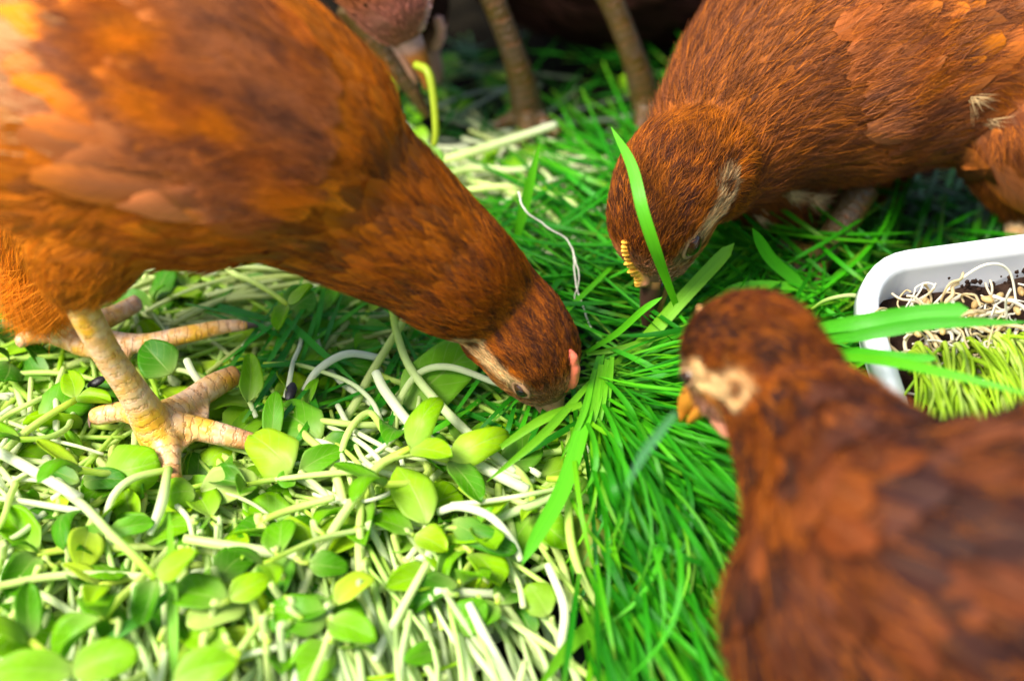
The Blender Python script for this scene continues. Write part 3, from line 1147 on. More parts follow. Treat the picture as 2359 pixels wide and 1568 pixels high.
def w_fine(h):
    K = kinds(h)
    def f(c, bt, kd, fn):
        q = h.hinv(c)
        bare = (q[:, 0] > 1.75) & (np.abs(q[:, 1]) < 1.0) & (np.abs(q[:, 2]) < 1.6)
        eye = np.hypot(q[:, 0] - .82, q[:, 2] - .12) < .36
        eye &= (np.abs(q[:, 0]) < 3) & (np.abs(q[:, 1]) < 1.6)
        hd = K[kd] == 'head'
        hd = hd | ((q[:, 0] > -1.9) & (q[:, 0] < 3) & (np.abs(q[:, 1]) < 2.0) & (np.abs(q[:, 2]) < 2.4))
        w = np.where(hd, 5.0, np.where(K[kd] == 'thigh', 1.6, .55 + 1.6 * smooth(.55, .9, bt)))
        thinf = (q[:, 0] > .2) & (q[:, 0] < 1.8) & (np.abs(q[:, 1]) > .55) & (q[:, 2] < .45) & (np.abs(q[:, 1]) < 1.6) & (q[:, 2] > -1.1)
        w = np.where(thinf, w * .35, w)
        return np.where(bare & hd, .15, np.where(eye & hd, 0, w))
    return f


def l_fine(h, a=.0042, b=.0085, c_=.012, d=.011):
    K = kinds(h)
    def f(P, bt, kd):
        q = h.hinv(P)
        hd = smooth(-2.4, -1.2, q[:, 0]) * ((q[:, 0] < 3) & (np.abs(q[:, 1]) < 2.0) & (np.abs(q[:, 2]) < 2.4))
        l = (b + (c_ - b) * smooth(.9, .5, bt)) * (1 - hd) + hd * a * (1 - .45 * smooth(.6, 1.7, q[:, 0]))
        return np.where(K[kd] == 'thigh', d, l)
    return f


def streaky(c, P, bt, kd):
    s = vnoise(P, 700, 21)
    d = rng.random(len(P)) < .22
    c = c.copy()
    c[d] = mixc(c[d], DARK * 1.3, np.full(d.sum(), .7))
    o = rng.random(len(P)) < .15
    c[o] = mixc(c[o], ORANGE * 1.1, np.full(o.sum(), .6))
    return c * (1 + .35 * s)[:, None]


fuzz(A, 62000, 'fine_feathers', w_fine(A), l_fine(A), .00009, 1.0, .16, .18, .32, streaky)
# loose thigh fluff sweeping out above the shank
fuzz(A, 9000, 'thigh_fluff', lambda c, bt, kd, fn: (KA[kd] == 'thigh') * smooth(.055, .025, c[:, 2] - .0) * 1.0 + 1e-6 * (KA[kd] == 'thigh'), lambda P, bt, kd: np.full(len(P), .016), .00009, 1.15, .42, .40, .25, None, 5)
# pale down at the tail end
fuzz(A, 3200, 'tail_down', lambda c, bt, kd, fn: np.exp(-(np.linalg.norm(c - at(40, 70, y=YA - .03), axis=1) / .014) ** 2) + .7 * np.exp(-(np.linalg.norm(c - at(90, 150, y=YA - .04), axis=1) / .008) ** 2) + 1e-9, lambda P, bt, kd: np.full(len(P), .017), .00009, 1.0, .22, .30, .2, lambda c, P, bt, kd: mixc(c, CREAM * 1.3, np.full(len(P), .8)), 5)


def ear_tuft(h, sd, n=900, ln=.0065, name='ear_tuft'):
    a = rng.normal(math.pi, .85, n); r = rng.uniform(.22, .58, n)
    q = np.stack([-.95 + r * np.cos(a), np.full(n, sd * 1.6), -.42 + r * np.sin(a) * .9], 1)
    P, N = np.empty((n, 3)), np.empty((n, 3))
    for i in range(n):
        hh = h.bvh.find_nearest(h.hl(*q[i]))
        P[i] = hh[0]; N[i] = hh[1]
    out = np.stack([np.cos(a) * .5 - .8, np.zeros(n), np.sin(a) * .7 - .25], 1)
    F = nrm(out @ (h.hM / h.hs).T)
    F = nrm(F - N * (F * N).sum(1)[:, None])
    c = mixc(CREAM, ORANGE, np.clip(rng.normal(.35, .35, n), 0, 1)) * np.exp(rng.normal(0, .25, n))[:, None]
    return h.hairs(name, P, N, F, np.full(n, ln) * rng.uniform(.5, 1.2, n), .00009, c, .22, .25)


ear_tuft(A, -1, 420, .0042)

# legs of the left hen
def G(u, v, z=.004, r=None):
    p = at(u, v, z=z)
    return p if r is None else (p, r * px(p))


def leg_path(lst):
    P = np.array([a[0] for a in lst]); R = np.array([a[1] for a in lst])
    return P, R


def Y(u, v, y, r):
    p = at(u, v, y=y)
    return (p, r * px(p))


yl = FOOT[1]
shank = leg_path([Y(165, 655, yl - .003, 38), Y(200, 730, yl - .003, 37), Y(250, 820, yl - .002, 35), Y(305, 900, yl - .001, 37), Y(345, 965, yl, 46), G(370, 1008, .006, 50)])
t_mid = leg_path([G(362, 990, .008, 50), G(382, 1035, .0055, 36), G(390, 1070, .0045, 28), G(396, 1110, .003, 24)])
t_out = leg_path([G(380, 985, .008, 46), G(440, 985, .0065, 31), G(510, 1000, .0055, 27), G(585, 1018, .004, 21)])
t_in = leg_path([G(370, 970, .009, 46), G(430, 930, .0065, 32), G(490, 890, .0055, 30), G(545, 862, .005, 24)])
t_bk = leg_path([G(345, 960, .008, 36), G(285, 948, .006, 25), G(230, 957, .005, 23), G(212, 962, .004, 17)])
web = [(G(385, 985, .006), G(470, 995, .004), G(392, 1060, .004), .0011), (G(385, 970, .006), G(485, 905, .004), G(480, 985, .004), .0011), (G(360, 985, .009), G(440, 945, .007), G(430, 1000, .007), .0022)]
leg(A, [shank, t_mid, t_out, t_in, t_bk], 'leg', web, [np.column_stack([[G(222, 958, .005), G(208, 968, .004), G(206, 985, .0025)], [.0026, .002, .001]])], .0008, tint=(.62, .5, .45))
# far leg
zf = .006
fs = leg_path([Y(80, 640, YA + .034, 36), Y(110, 690, YA + .034, 36), G(150, 765, zf, 44)])
f1 = leg_path([G(140, 752, zf, 40), G(240, 780, zf, 25), G(330, 790, zf, 23), G(430, 770, zf + .003, 21), G(520, 752, zf + .004, 17), G(570, 750, zf + .004, 11)])
f2 = leg_path([G(140, 755, zf, 38), G(80, 770, zf, 23), G(40, 790, zf - .001, 15)])
f3 = leg_path([G(150, 750, zf, 38), G(240, 735, zf, 26), G(320, 695, zf + .002, 20)])
f4 = leg_path([G(150, 765, zf, 38), G(200, 800, zf, 24), G(300, 815, zf - .003, 18)])
leg(A, [fs, f1, f2, f3, f4], 'leg', [(G(150, 760, zf), G(240, 740, zf - .001), G(240, 780, zf - .001), .001)], [np.column_stack([[G(560, 750, zf + .004), G(585, 750, zf + .003), G(600, 757, zf)], [.0022, .0015, .0007]])], .0009, tint=(.8, .75, .8))

# ---------------------------------------------------------------- hen at the upper right
YB = at(1490, 745, z=.002)[1]


def pal_right(h, P, N, bt, kind):
    n1 = vnoise(P, 100, 11); n3 = vnoise(P, 55, 13)
    st = h.streak(P, .0045, .014, 11); st2 = h.streak(P, .009, .028, 12)
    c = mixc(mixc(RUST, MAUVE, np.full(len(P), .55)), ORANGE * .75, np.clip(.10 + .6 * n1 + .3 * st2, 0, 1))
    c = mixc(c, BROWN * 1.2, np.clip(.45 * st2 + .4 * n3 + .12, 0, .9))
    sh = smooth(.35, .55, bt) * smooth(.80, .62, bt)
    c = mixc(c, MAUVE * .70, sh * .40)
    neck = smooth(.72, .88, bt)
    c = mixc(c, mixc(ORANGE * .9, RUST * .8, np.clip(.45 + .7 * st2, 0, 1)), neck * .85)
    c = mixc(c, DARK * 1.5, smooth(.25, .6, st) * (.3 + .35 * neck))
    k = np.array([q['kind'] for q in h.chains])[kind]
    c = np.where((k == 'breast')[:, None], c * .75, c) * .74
    return head_paint(h, P, c)


Bc = at(1900, 640, z=0)
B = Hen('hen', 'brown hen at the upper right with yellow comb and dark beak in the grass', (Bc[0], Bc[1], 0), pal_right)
sp = [(2750, 20, 130), (2600, 40, 230), (2400, 70, 290), (2200, 85, 292), (2020, 110, 300), (1870, 155, 292), (1755, 225, 232), (1672, 310, 178), (1618, 385, 142), (1575, 440, 122)]
ys = [YB + y for y in (.13, .125, .12, .11, .10, .085, .065, .045, .026, .012)]
P, R = P_y(sp, ys)
B.chain(P, R, [.8, .85, .88, .9, .92, .95, .95, .92, .9, .88], (.35, .9, .1), 'body', 60)
hp = at(1530, 500, y=YB + .006)
B.tail = [(-1.25, -.75, 1.55, .88), (-.55, -.1, 1.5, .86)]
B.head((.0590, .0078, .0590), (-.218, -.339, -.915), (-.645, -.635, .39), 1.42)
P, R = P_y([(1740, 330, 150), (1790, 420, 135), (1810, 470, 105)], [YB + .085, YB + .085, YB + .09])
B.chain(P, R, 1.0, (.35, .9, .1), 'breast', 16)
P, R = P_y([(2330, 250, 170), (2345, 360, 130), (2352, 440, 80), (2352, 490, 40)], [YB + .075] * 4)
B.chain(P, R, .75, (.35, .9, .1), 'thigh', 20)
P, R = P_y([(2000, 300, 120), (1995, 400, 90), (1985, 460, 50)], [YB + .13] * 3)
B.chain(P, R, .75, (.35, .9, .1), 'thigh', 16)
B.skin(.0021)
face(B, ((.62, .24, .12), (.80, .40, .04)), .40, 12, ((.55, .26, .08), (.05, .022, .014)), .0, comb_span=(.72, 2.2), eye_x=.52, beak_s=(.10, .24), nos_x=2.05, beak_k=1.30, beak_w=.84, eye_y=1.16, eye_s=1.35)
szB = sz_body(B, .88)
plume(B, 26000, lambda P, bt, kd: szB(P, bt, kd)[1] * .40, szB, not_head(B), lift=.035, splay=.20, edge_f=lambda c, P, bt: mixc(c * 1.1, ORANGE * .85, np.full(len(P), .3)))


def mask_right(c, fn):
    q = project(c) + np.stack([vnoise(c, 500, 91), vnoise(c, 500, 92)], 1) * 32 + rng.normal(0, 14, (len(c), 2))
    low = np.interp(q[:, 0], [1940, 1990, 2060, 2160, 2260, 2400], [130, 260, 350, 330, 270, 190])
    return (q[:, 0] > 1950) & (q[:, 1] < low) & (q[:, 1] > -300)


B.wing_k = .80
wing_patch(B, 20000, mask_right, .024, .056, .0125, .021, lambda q: smooth(1960, 2250, q[:, 0]), 18, .045, .18, .0026, 14000, (.15, .1, .25))
fuzz(B, 72000, 'fine_feathers', w_fine(B), l_fine(B, .0046, .0095, .013, .012), .00009, 1.0, .24, .26, .34, streaky)
ear_tuft(B, 1, 700, .0065)
for (u, v, n, l) in ((1815, 432, 40, .011), (1862, 448, 45, .012), (1745, 480, 14, .008), (2225, 215, 34, .012), (2265, 262, 26, .010)):
    c0 = None
    hh = B.bvh.ray_cast(Vector(CAM), Vector(ray(u, v)).normalized())
    if hh[0] is None: continue
    P = np.array(hh[0]) + rng.normal(0, .0012, (n, 3)); N = np.tile(np.array(hh[1]), (n, 1))
    Fl = nrm(np.tile(np.array((.8, .2, -.45)), (n, 1))); Fl = nrm(Fl - N * (Fl * N).sum(1)[:, None])
    c = np.tile(CREAM * 1.15, (n, 1)) * np.exp(rng.normal(0, .25, n))[:, None]
    B.hairs('down_tuft', P + N * .004, N, Fl, rng.uniform(.5, 1.1, n) * l, .00009, c, .2, .38)
# right leg of that hen: shank behind, toes on the grass
yb = at(1875, 612, z=.004)[1]
s1 = leg_path([Y(1990, 430, yb + .03, 40), Y(1950, 500, yb + .02, 38), Y(1905, 565, yb + .008, 34), G(1872, 612, .006, 36)])
b1 = leg_path([G(1880, 605, .007, 34), G(1810, 625, .006, 24), G(1740, 640, .004, 18), G(1715, 652, .003, 10)])
b2 = leg_path([G(1875, 608, .007, 34), G(1880, 650, .006, 24), G(1885, 690, .004, 15)])
b3 = leg_path([G(1875, 600, .007, 34), G(1830, 575, .007, 24), G(1790, 560, .006, 16)])
leg(B, [s1, b1, b2, b3], 'leg_shaded', None, [], .0012)
s2 = leg_path([Y(2352, 440, YB + .075, 36), Y(2350, 500, YB + .073, 34), Y(2345, 560, YB + .07, 34), Y(2340, 640, YB + .068, 34)])
leg(B, [s2], 'leg', None, [], .0012)

# ---------------------------------------------------------------- hen in front, close to the lens
def pal_front(h, P, N, bt, kind):
    n1 = vnoise(P, 150, 31); n3 = vnoise(P, 75, 33)
    st = h.streak(P, .017, .040, 31); st2 = h.streak(P, .026, .045, 32)
    c = mixc(RUST * .75, ORANGE * .8, np.clip(.10 + .8 * n1 + .3 * st2, 0, .85))
    c = mixc(c, MAUVE * .9, np.clip(.42 + 1.0 * n3, 0, .85) * smooth(.95, .6, bt))
    c = mixc(c, BROWN * .7, np.clip(.9 * st2 + .20, 0, .9))
    c = mixc(c, DARK, smooth(.18, .55, st) * .9) * np.array((.54, .48, .54))
    c = head_paint(h, P, c)
    q = h.hinv(P)
    on = (np.abs(q[:, 0]) < 3) & (np.abs(q[:, 1]) < 2) & (np.abs(q[:, 2]) < 2.5)
    f = smooth(.62, .35, np.hypot(q[:, 0] - 1.0, q[:, 2] + .85)) * smooth(.3, .6, np.abs(q[:, 1])) * on
    c = mixc(c, PINK * 1.3, f * .9)
    f = smooth(.50, .30, np.hypot(q[:, 0] - .25, q[:, 2] - .15)) * smooth(.4, .8, np.abs(q[:, 1])) * on
    return mixc(c, CREAM * 1.25, f * .9)


Cc = at(2150, 1560, z=0)
C = Hen('hen', 'blurred rusty hen in the right foreground holding a grass blade in its beak', (Cc[0], Cc[1], 0), pal_front)
sp = [(3050, 1560, 160), (2850, 1520, 330), (2620, 1400, 470), (2360, 1375, 480), (2140, 1305, 400), (1990, 1185, 285), (1885, 1030, 195), (1815, 930, 152), (1768, 850, 138)]
P, R = P_d(sp, [.385, .38, .375, .37, .372, .385, .405, .42, .428])
C.chain(P, R, [.8, .85, .9, .92, .92, .9, .9, .9, .88], (-.35, .8, .1), 'body', 60)
o_ = -C_F
f_ = C_R * -.52 + C_U * -.22 + C_F * .80
u_ = C_R * -.30 + C_U * .92 + o_ * .30
C.tail = [(-1.0, -.7, 1.55, .88), (-.5, -.1, 1.5, .86)]
C.head(at(1706, 834, d=.43), (-.468, .501, -.728), (-.382, .629, .678), 1.17)
P, R = P_d([(2010, 1290, 300), (1960, 1400, 300), (2020, 1500, 300)], [.385, .385, .385])
C.chain(P, R, .9, (-.35, .8, .1), 'breast', 16)
C.skin(.0026)
face(C, ((.62, .16, .08), (.78, .36, .12)), .35, 9, ((.55, .20, .02), (.50, .16, .015)), .35, comb_span=(.55, 2.0), beak_open=.03)
szC = sz_body(C, 1.1)
C.cv = .14
plume(C, 14000, lambda P, bt, kd: szC(P, bt, kd)[1] * .46, szC, not_head(C), lift=.08, splay=.25, streak=1.0, edge_f=lambda c, P, bt: c * 1.15)
fuzz(C, 22000, 'fine_feathers', w_fine(C), l_fine(C, .0046, .0095, .012, .012), .00011, 1.0, .2, .25, .34, streaky)
ear_tuft(C, 1, 300, .005)
for sgn in (0, 1):
    p0 = at(2050 + sgn * 250, 1560, d=.375)
    yy = p0[1] + .01
    P = [np.array((p0[0], yy, .035)), np.array((p0[0] - .005, yy - .004, .018)), np.array((p0[0] - .008, yy, .003))]
    tl = [(np.array(P), np.array([.006, .0052, .006]))]
    for a in (-50, 0, 50, 180):
        ca, sa = math.cos(math.radians(160 + a)), math.sin(math.radians(160 + a))
        tl.append((np.array([P[2], P[2] + np.array((ca, sa, 0)) * .016, P[2] + np.array((ca, sa, -.05)) * .032]), np.array([.005, .0036, .0022])))
    leg(C, tl, 'leg', None, [], .0014)

# ---------------------------------------------------------------- two hens behind
def pal_pale(h, P, N, bt, kind):
    n1 = vnoise(P, 130, 41); n2 = vnoise(P, 300, 42)
    c = mixc(MAUVE, RUST, np.clip(.4 + .5 * n1, 0, 1)) * (1 + .3 * n2)[:, None]
    q = h.hinv(P)
    f = smooth(-.3, .9, q[:, 0]) * (np.abs(q[:, 1]) < 2)
    c = mixc(c, np.array((.66, .25, .17)), f * .95)
    return c


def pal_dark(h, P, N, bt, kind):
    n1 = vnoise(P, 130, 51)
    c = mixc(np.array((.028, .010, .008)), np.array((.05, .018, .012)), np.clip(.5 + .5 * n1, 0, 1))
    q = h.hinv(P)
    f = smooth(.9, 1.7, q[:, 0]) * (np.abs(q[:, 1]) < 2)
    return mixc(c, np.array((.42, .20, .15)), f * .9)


Dd = .655
D = Hen('hen', 'pale pink faced hen behind the left hen, a green sprout hanging from its beak', tuple(at(700, 330, z=0)), pal_pale)
sp = [(380, -350, 120), (480, -340, 230), (620, -330, 260), (740, -290, 210), (820, -250, 170), (858, -200, 140)]
P, R = P_d(sp, [.72, .71, .70, .68, .655, .64])
D.chain(P, R, .85, (.3, .9, 0), 'body', 40)
D.head((-.0577, .1425, .0865), (.518, -.193, -.833), (.71, -.447, .545), 1.38)
D.skin(.0028)
face(D, ((.52, .24, .19), (.56, .30, .24)), .35, 9, ((.52, .30, .24), (.42, .14, .02)), .0, comb_span=(.6, 1.8), beak_open=.1, beak_s=(.20, .34), nos_x=1.4, eye_x=.0, beak_k=1.25)
szD = sz_body(D, 1.1)
plume(D, 3500, lambda P, bt, kd: szD(P, bt, kd)[1] * .5, szD, not_head(D), lift=.08)
fuzz(D, 9000, 'fine_feathers', w_fine(D), l_fine(D), .00012, 1.0, .2, .25, .3, None)
yd = at(985, 268, z=.003)[1]
leg(D, [leg_path([Y(800, 10, yd + .01, 34), Y(880, 115, yd + .006, 30), Y(945, 200, yd + .002, 20), G(986, 268, .003, 12)])], 'leg_shaded', None, [], .0014)

E = Hen('hen', 'dark hen shaded at the back with notched pink comb and two shade-darkened legs', tuple(at(1330, 240, z=0)), pal_dark)
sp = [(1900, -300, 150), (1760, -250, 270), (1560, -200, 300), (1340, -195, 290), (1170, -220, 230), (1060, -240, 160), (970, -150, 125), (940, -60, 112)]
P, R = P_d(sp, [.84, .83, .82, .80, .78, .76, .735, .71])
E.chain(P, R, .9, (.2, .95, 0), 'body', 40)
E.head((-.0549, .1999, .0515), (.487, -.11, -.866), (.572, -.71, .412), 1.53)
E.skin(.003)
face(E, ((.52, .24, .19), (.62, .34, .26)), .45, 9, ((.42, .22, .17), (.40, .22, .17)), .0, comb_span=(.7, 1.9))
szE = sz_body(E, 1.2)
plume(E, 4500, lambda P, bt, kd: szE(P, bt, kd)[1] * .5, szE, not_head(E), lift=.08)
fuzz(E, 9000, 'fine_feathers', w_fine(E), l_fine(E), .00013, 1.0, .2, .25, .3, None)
y1 = at(1215, 275, z=.004)[1]
leg(E, [leg_path([Y(1110, -60, y1 + .006, 32), Y(1148, 30, y1 + .003, 29), Y(1185, 130, y1, 30), Y(1208, 210, y1, 35), G(1218, 268, .005, 40)]),
        leg_path([G(1218, 262, .006, 34), G(1250, 285, .005, 22), G(1290, 310, .003, 14)]), leg_path([G(1218, 262, .006, 34), G(1215, 305, .004, 22), G(1200, 335, .003, 14)]), leg_path([G(1218, 262, .006, 34), G(1180, 275, .004, 20), G(1140, 290, .003, 12)])], 'leg_shaded', None, [], .0014)
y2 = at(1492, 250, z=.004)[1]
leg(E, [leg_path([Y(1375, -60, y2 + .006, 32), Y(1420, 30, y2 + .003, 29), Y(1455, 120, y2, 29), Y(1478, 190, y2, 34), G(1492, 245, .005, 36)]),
        leg_path([G(1492, 242, .006, 30), G(1525, 262, .005, 20), G(1560, 285, .003, 13)]), leg_path([G(1492, 242, .006, 30), G(1480, 285, .004, 20), G(1465, 315, .003, 13)])], 'leg_shaded', None, [], .0014)

# ------------------------------------------------------------------ greens: builders
def leaf_geo(base, tip, width, up=(0, 0, 1), cup=.18, bend=.12, shape=1.0, nu=9, nv=12, thick=0.0):
    """an oval leaf from base to tip; returns V, F, uv"""
    base, tip = np.asarray(base, float), np.asarray(tip, float)
    D = tip - base
    L = np.linalg.norm(D); D = D / L
    upv = np.asarray(up, float)
    S = nrm(np.cross(D, upv)); N = np.cross(S, D)
    V, uv = [], []
    for j in range(nv):
        v = j / (nv - 1)
        vv = min(1, max(0, .012 + .985 * v ** (.85 * shape)))
        w = width * .5 * max(.0, 1 - abs(2 * vv - 1) ** 2.3) ** .5 * (.45 + .55 * min(1, v * 4))
        for i in range(nu):
            u = -1 + 2 * i / (nu - 1)
            z = cup * width * (u * u) * .5 * (w / (width * .5 + 1e-9)) + bend * L * (-(2 * v - 1) ** 2 + 1) - .025 * width * math.exp(-(u * 5) ** 2)
            V.append(base + D * (L * v) + S * (w * u) + N * z)
            uv.append((u * .5 + .5, v))
    F = [(j * nu + i, j * nu + i + 1, (j + 1) * nu + i + 1, (j + 1) * nu + i) for j in range(nv - 1) for i in range(nu - 1)]
    V = np.array(V); uv = np.array(uv)
    w1, w2, w3 = random.uniform(0, 6), random.uniform(0, 6), random.uniform(.02, .06)
    su, sv_ = uv[:, 0] * 2 - 1, uv[:, 1]
    V = V + N * (width * w3 * (np.sin(3.1 * sv_ + 2.2 * su + w1) + .6 * np.abs(su) * np.sin(9 * sv_ + w2)))[:, None]
    V = V + S * (width * .035 * su * np.sin(7 * sv_ + w1 * 2) + width * random.uniform(-.08, .08) * np.sin(math.pi * sv_))[:, None]
    if thick:
        n = len(V)
        V2 = V - N * thick * (1 - .75 * np.abs(uv[:, :1] * 2 - 1) ** 3)
        V = np.vstack([V, V2]); uv = np.vstack([uv, uv])
        F = F + [tuple(q + n for q in f[::-1]) for f in F]
        rim = [i for i in range(nu)] + [j * nu + nu - 1 for j in range(1, nv)] + [(nv - 1) * nu + i for i in range(nu - 2, -1, -1)] + [j * nu for j in range(nv - 2, 0, -1)]
        for a, b in zip(rim, rim[1:] + rim[:1]):
            F.append((a, a + n, b + n, b))
    return V, F, uv


def blade_geo(P, width, up=None, fold=.25, twist=0.0, tipk=.9):
    """a grass blade along P with a shallow V section"""
    T = nrm(np.gradient(P, axis=0))
    n = len(P)
    upv = np.array((0, 0, 1.0)) if up is None else np.asarray(up, float)
    S = nrm(np.cross(T, upv[None]))
    N = np.cross(S, T)
    tw = np.linspace(0, twist, n)
    S2 = S * np.cos(tw)[:, None] + N * np.sin(tw)[:, None]
    N2 = np.cross(S2, T)
    t = np.linspace(0, 1, n)
    w = width * .5 * np.clip(np.minimum(.55 + 1.2 * t, 1.0), 0, 1) * (1 - np.clip((t - (1 - tipk)) / tipk, 0, 1) ** 3.2) + width * .02
    V, uv = [], []
    for k, u in enumerate((-1, 0, 1)):
        V.append(P + S2 * (w * u)[:, None] + N2 * (abs(u) * fold * w)[:, None])
        uv.append(np.stack([np.full(n, k / 2), t * 3], 1))
    V = np.stack(V, 1).reshape(-1, 3); uv = np.stack(uv, 1).reshape(-1, 2)
    F = []
    for j in range(n - 1):
        for k in range(2):
            q = j * 3 + k
            F.append((q, q + 1, q + 4, q + 3))
    return V, F, uv


# ------------------------------------------------------------------ sunflower sprouts: individuals copied from a few kinds
def make_sprout(seed, lying=True, name='sunflower_sprout', true_leaf=False, loc=(0, 0, -1.0)):
    r = random.Random(seed)
    root = empty(name, loc)
    L = r.uniform(.060, .100) if lying else r.uniform(.055, .075)
    a1, a2 = r.uniform(-.5, .5), r.uniform(-.8, .8)
    P = [np.zeros(3)]
    ang, pit = 0.0, (r.uniform(-.05, .25) if lying else 1.35)
    hook = r.random() < .2
    for i in range(7):
        ang += a1 * .30 + r.uniform(-.16, .16) + (a2 * .8 if i > 4 and hook else 0)
        pit += (r.uniform(-.16, .10) if lying else r.uniform(-.07, .05))
        P.append(P[-1] + np.array((math.cos(ang) * math.cos(pit), math.sin(ang) * math.cos(pit), math.sin(pit))) * L / 7)
    P = catmull(np.array(P), 22)
    rad = r.uniform(.00115, .00165)
    v, f, uv = tube(P, np.linspace(rad * 1.05, rad * .8, 22), 10)
    mesh('stem', v, f, MAT['stem'], root, None, uv=uv)
    T = nrm(P[-1] - P[-3])
    side = nrm(np.cross(T, np.array((r.uniform(-.5, .5), r.uniform(-.5, .5), 1.0))))
    opn = r.uniform(.5, 1.15)
    cl = r.uniform(.014, .023)
    cw = cl * r.uniform(.46, .74)
    for sgn in (1, -1):
        d = nrm(T * math.cos(opn) + side * sgn * math.sin(opn) + np.array((0, 0, r.uniform(-.15, .35))))
        upv = nrm(np.array((r.uniform(-.5, .5), r.uniform(-.5, .5), 1.0)))
        v, f, uv = leaf_geo(P[-1] + d * .0005, P[-1] + d * cl * r.uniform(.9, 1.1), cw * r.uniform(.85, 1.1), upv, r.choice((r.uniform(-.25, .2), r.uniform(.2, .9))), r.uniform(-.12, .28), r.uniform(.75, 1.15), thick=.0007)
        mesh('cotyledon', v, f, MAT['leaf'], root, None, uv=uv)
    if true_leaf:
        for sgn in (1, -1):
            d = nrm(T * .8 + np.cross(side, T) * sgn * .7 + np.array((0, 0, .3)))
            v, f, uv = leaf_geo(P[-1], P[-1] + d * .012, .0042, (0.2, 0, 1), .35, .15, .8, 7, 9, thick=.0004)
            mesh('true_leaf', v, f, MAT['leaf'], root, None, uv=uv)
    return root


def copy_tree(o, loc, rot, sc=1.0):
    c = o.copy(); COL.objects.link(c)
    c.location, c.rotation_euler, c.scale = loc, rot, (sc,) * 3
    for ch in o.children:
        d = ch.copy(); COL.objects.link(d); d.parent = c
    return c


lying = [make_sprout(s, True, true_leaf=(s % 4 == 0)) for s in range(14)]
used = set()


def inside(poly, x, y):
    c = False
    n = len(poly)
    for i in range(n):
        x0, y0 = poly[i]; x1, y1 = poly[i - 1]
        if (y0 > y) != (y1 > y) and x < (x1 - x0) * (y - y0) / (y1 - y0) + x0: c = not c
    return c


def put(proto, loc, rot, label, group, sc=1.0):
    if proto.name in used:
        o = copy_tree(proto, loc, rot, sc)
    else:
        used.add(proto.name)
        o = proto
        o.location, o.rotation_euler, o.scale = loc, rot, (sc,) * 3
    tag(o, label, 'sprout', group)
    return o


FRONT = [(-120, 1080), (600, 1100), (1260, 1050), (1330, 1250), (1250, 1700), (-150, 1700)]
MID = [(-120, 720), (100, 640), (620, 640), (900, 730), (1100, 860), (1180, 960), (1300, 1060), (1260, 1120), (600, 1110), (-120, 1100)]
BELLY = [(230, 600), (640, 600), (950, 720), (950, 800), (500, 760), (250, 720)]


CLEAR_HEAD = [(980, 690), (1080, 730), (1240, 880), (1330, 820), (1420, 740), (1420, 960), (1290, 1000), (1170, 965), (1050, 850), (980, 780)]
CLEAR_FEET = [[(120, 690), (260, 690), (420, 930), (560, 830), (600, 880), (480, 960), (630, 1010), (600, 1070), (470, 1050), (420, 1140), (350, 1120), (320, 1010), (200, 1000), (190, 930), (300, 930)],
              [(20, 730), (140, 710), (330, 680), (620, 730), (620, 790), (330, 830), (100, 810)]]
clouds = {}


def cloud(o):
    if o.name not in clouds:
        vv = []
        for ch in o.children:
            a = np.empty(len(ch.data.vertices) * 3); ch.data.vertices.foreach_get('co', a)
            vv.append(a.reshape(-1, 3)[::7])
        clouds[o.name] = np.vstack(vv)
    return clouds[o.name]


def inpoly(poly, q):
    x, y = q[:, 0], q[:, 1]
    c = np.zeros(len(q), bool)
    for i in range(len(poly)):
        x0, y0 = poly[i]; x1, y1 = poly[i - 1]
        c ^= ((y0 > y) != (y1 > y)) & (x < (x1 - x0) * (y - y0) / (y1 - y0 + 1e-9) + x0)
    return c


def settle(proto, loc, rot, s):
    """sink a sprout that would lie over a foot; None where it would lie over the pecking head"""
    from mathutils import Euler
    M = np.array(Euler(rot).to_matrix()) * s
    V = cloud(proto) @ M.T + loc
    q = project(V)
    if inpoly(CLEAR_HEAD, q).any(): return None
    dz = 0
    for poly in CLEAR_FEET:
        m = inpoly(poly, q)
        if m.any(): dz = max(dz, V[m, 2].max() + .003)
    return np.array(loc) - np.array((0, 0, dz))


def scatter(poly, n, label, group, protos, zr, sc=(.8, 1.15), roll=.5, avoid=None):
    xs = [p[0] for p in poly]; ys_ = [p[1] for p in poly]
    pts = []
    best = None
    while len(pts) < n:
        cand = []
        for _ in range(6):
            while True:
                u, v = random.uniform(min(xs), max(xs)), random.uniform(min(ys_), max(ys_))
                if inside(poly, u, v): break
            dm = min([math.hypot(u - a, v - b) for a, b in pts] or [1e9])
            cand.append((dm, u, v))
        _, u, v = max(cand)
        pts.append((u, v))
    for u, v in pts:
        z = random.uniform(*zr)
        p = at(u, v, z=z)
        for tr in range(12):
            yaw = random.uniform(0, 2 * math.pi)
            pr = random.choice(protos)
            s = random.uniform(*sc)
            off = np.array((math.cos(yaw), math.sin(yaw), 0)) * .03
            rot = (random.gauss(0, roll), random.gauss(0, .12), yaw)
            l_ = settle(pr, p - off, rot, s)
            if l_ is not None:
                put(pr, tuple(l_), rot, label, group, s)
                break


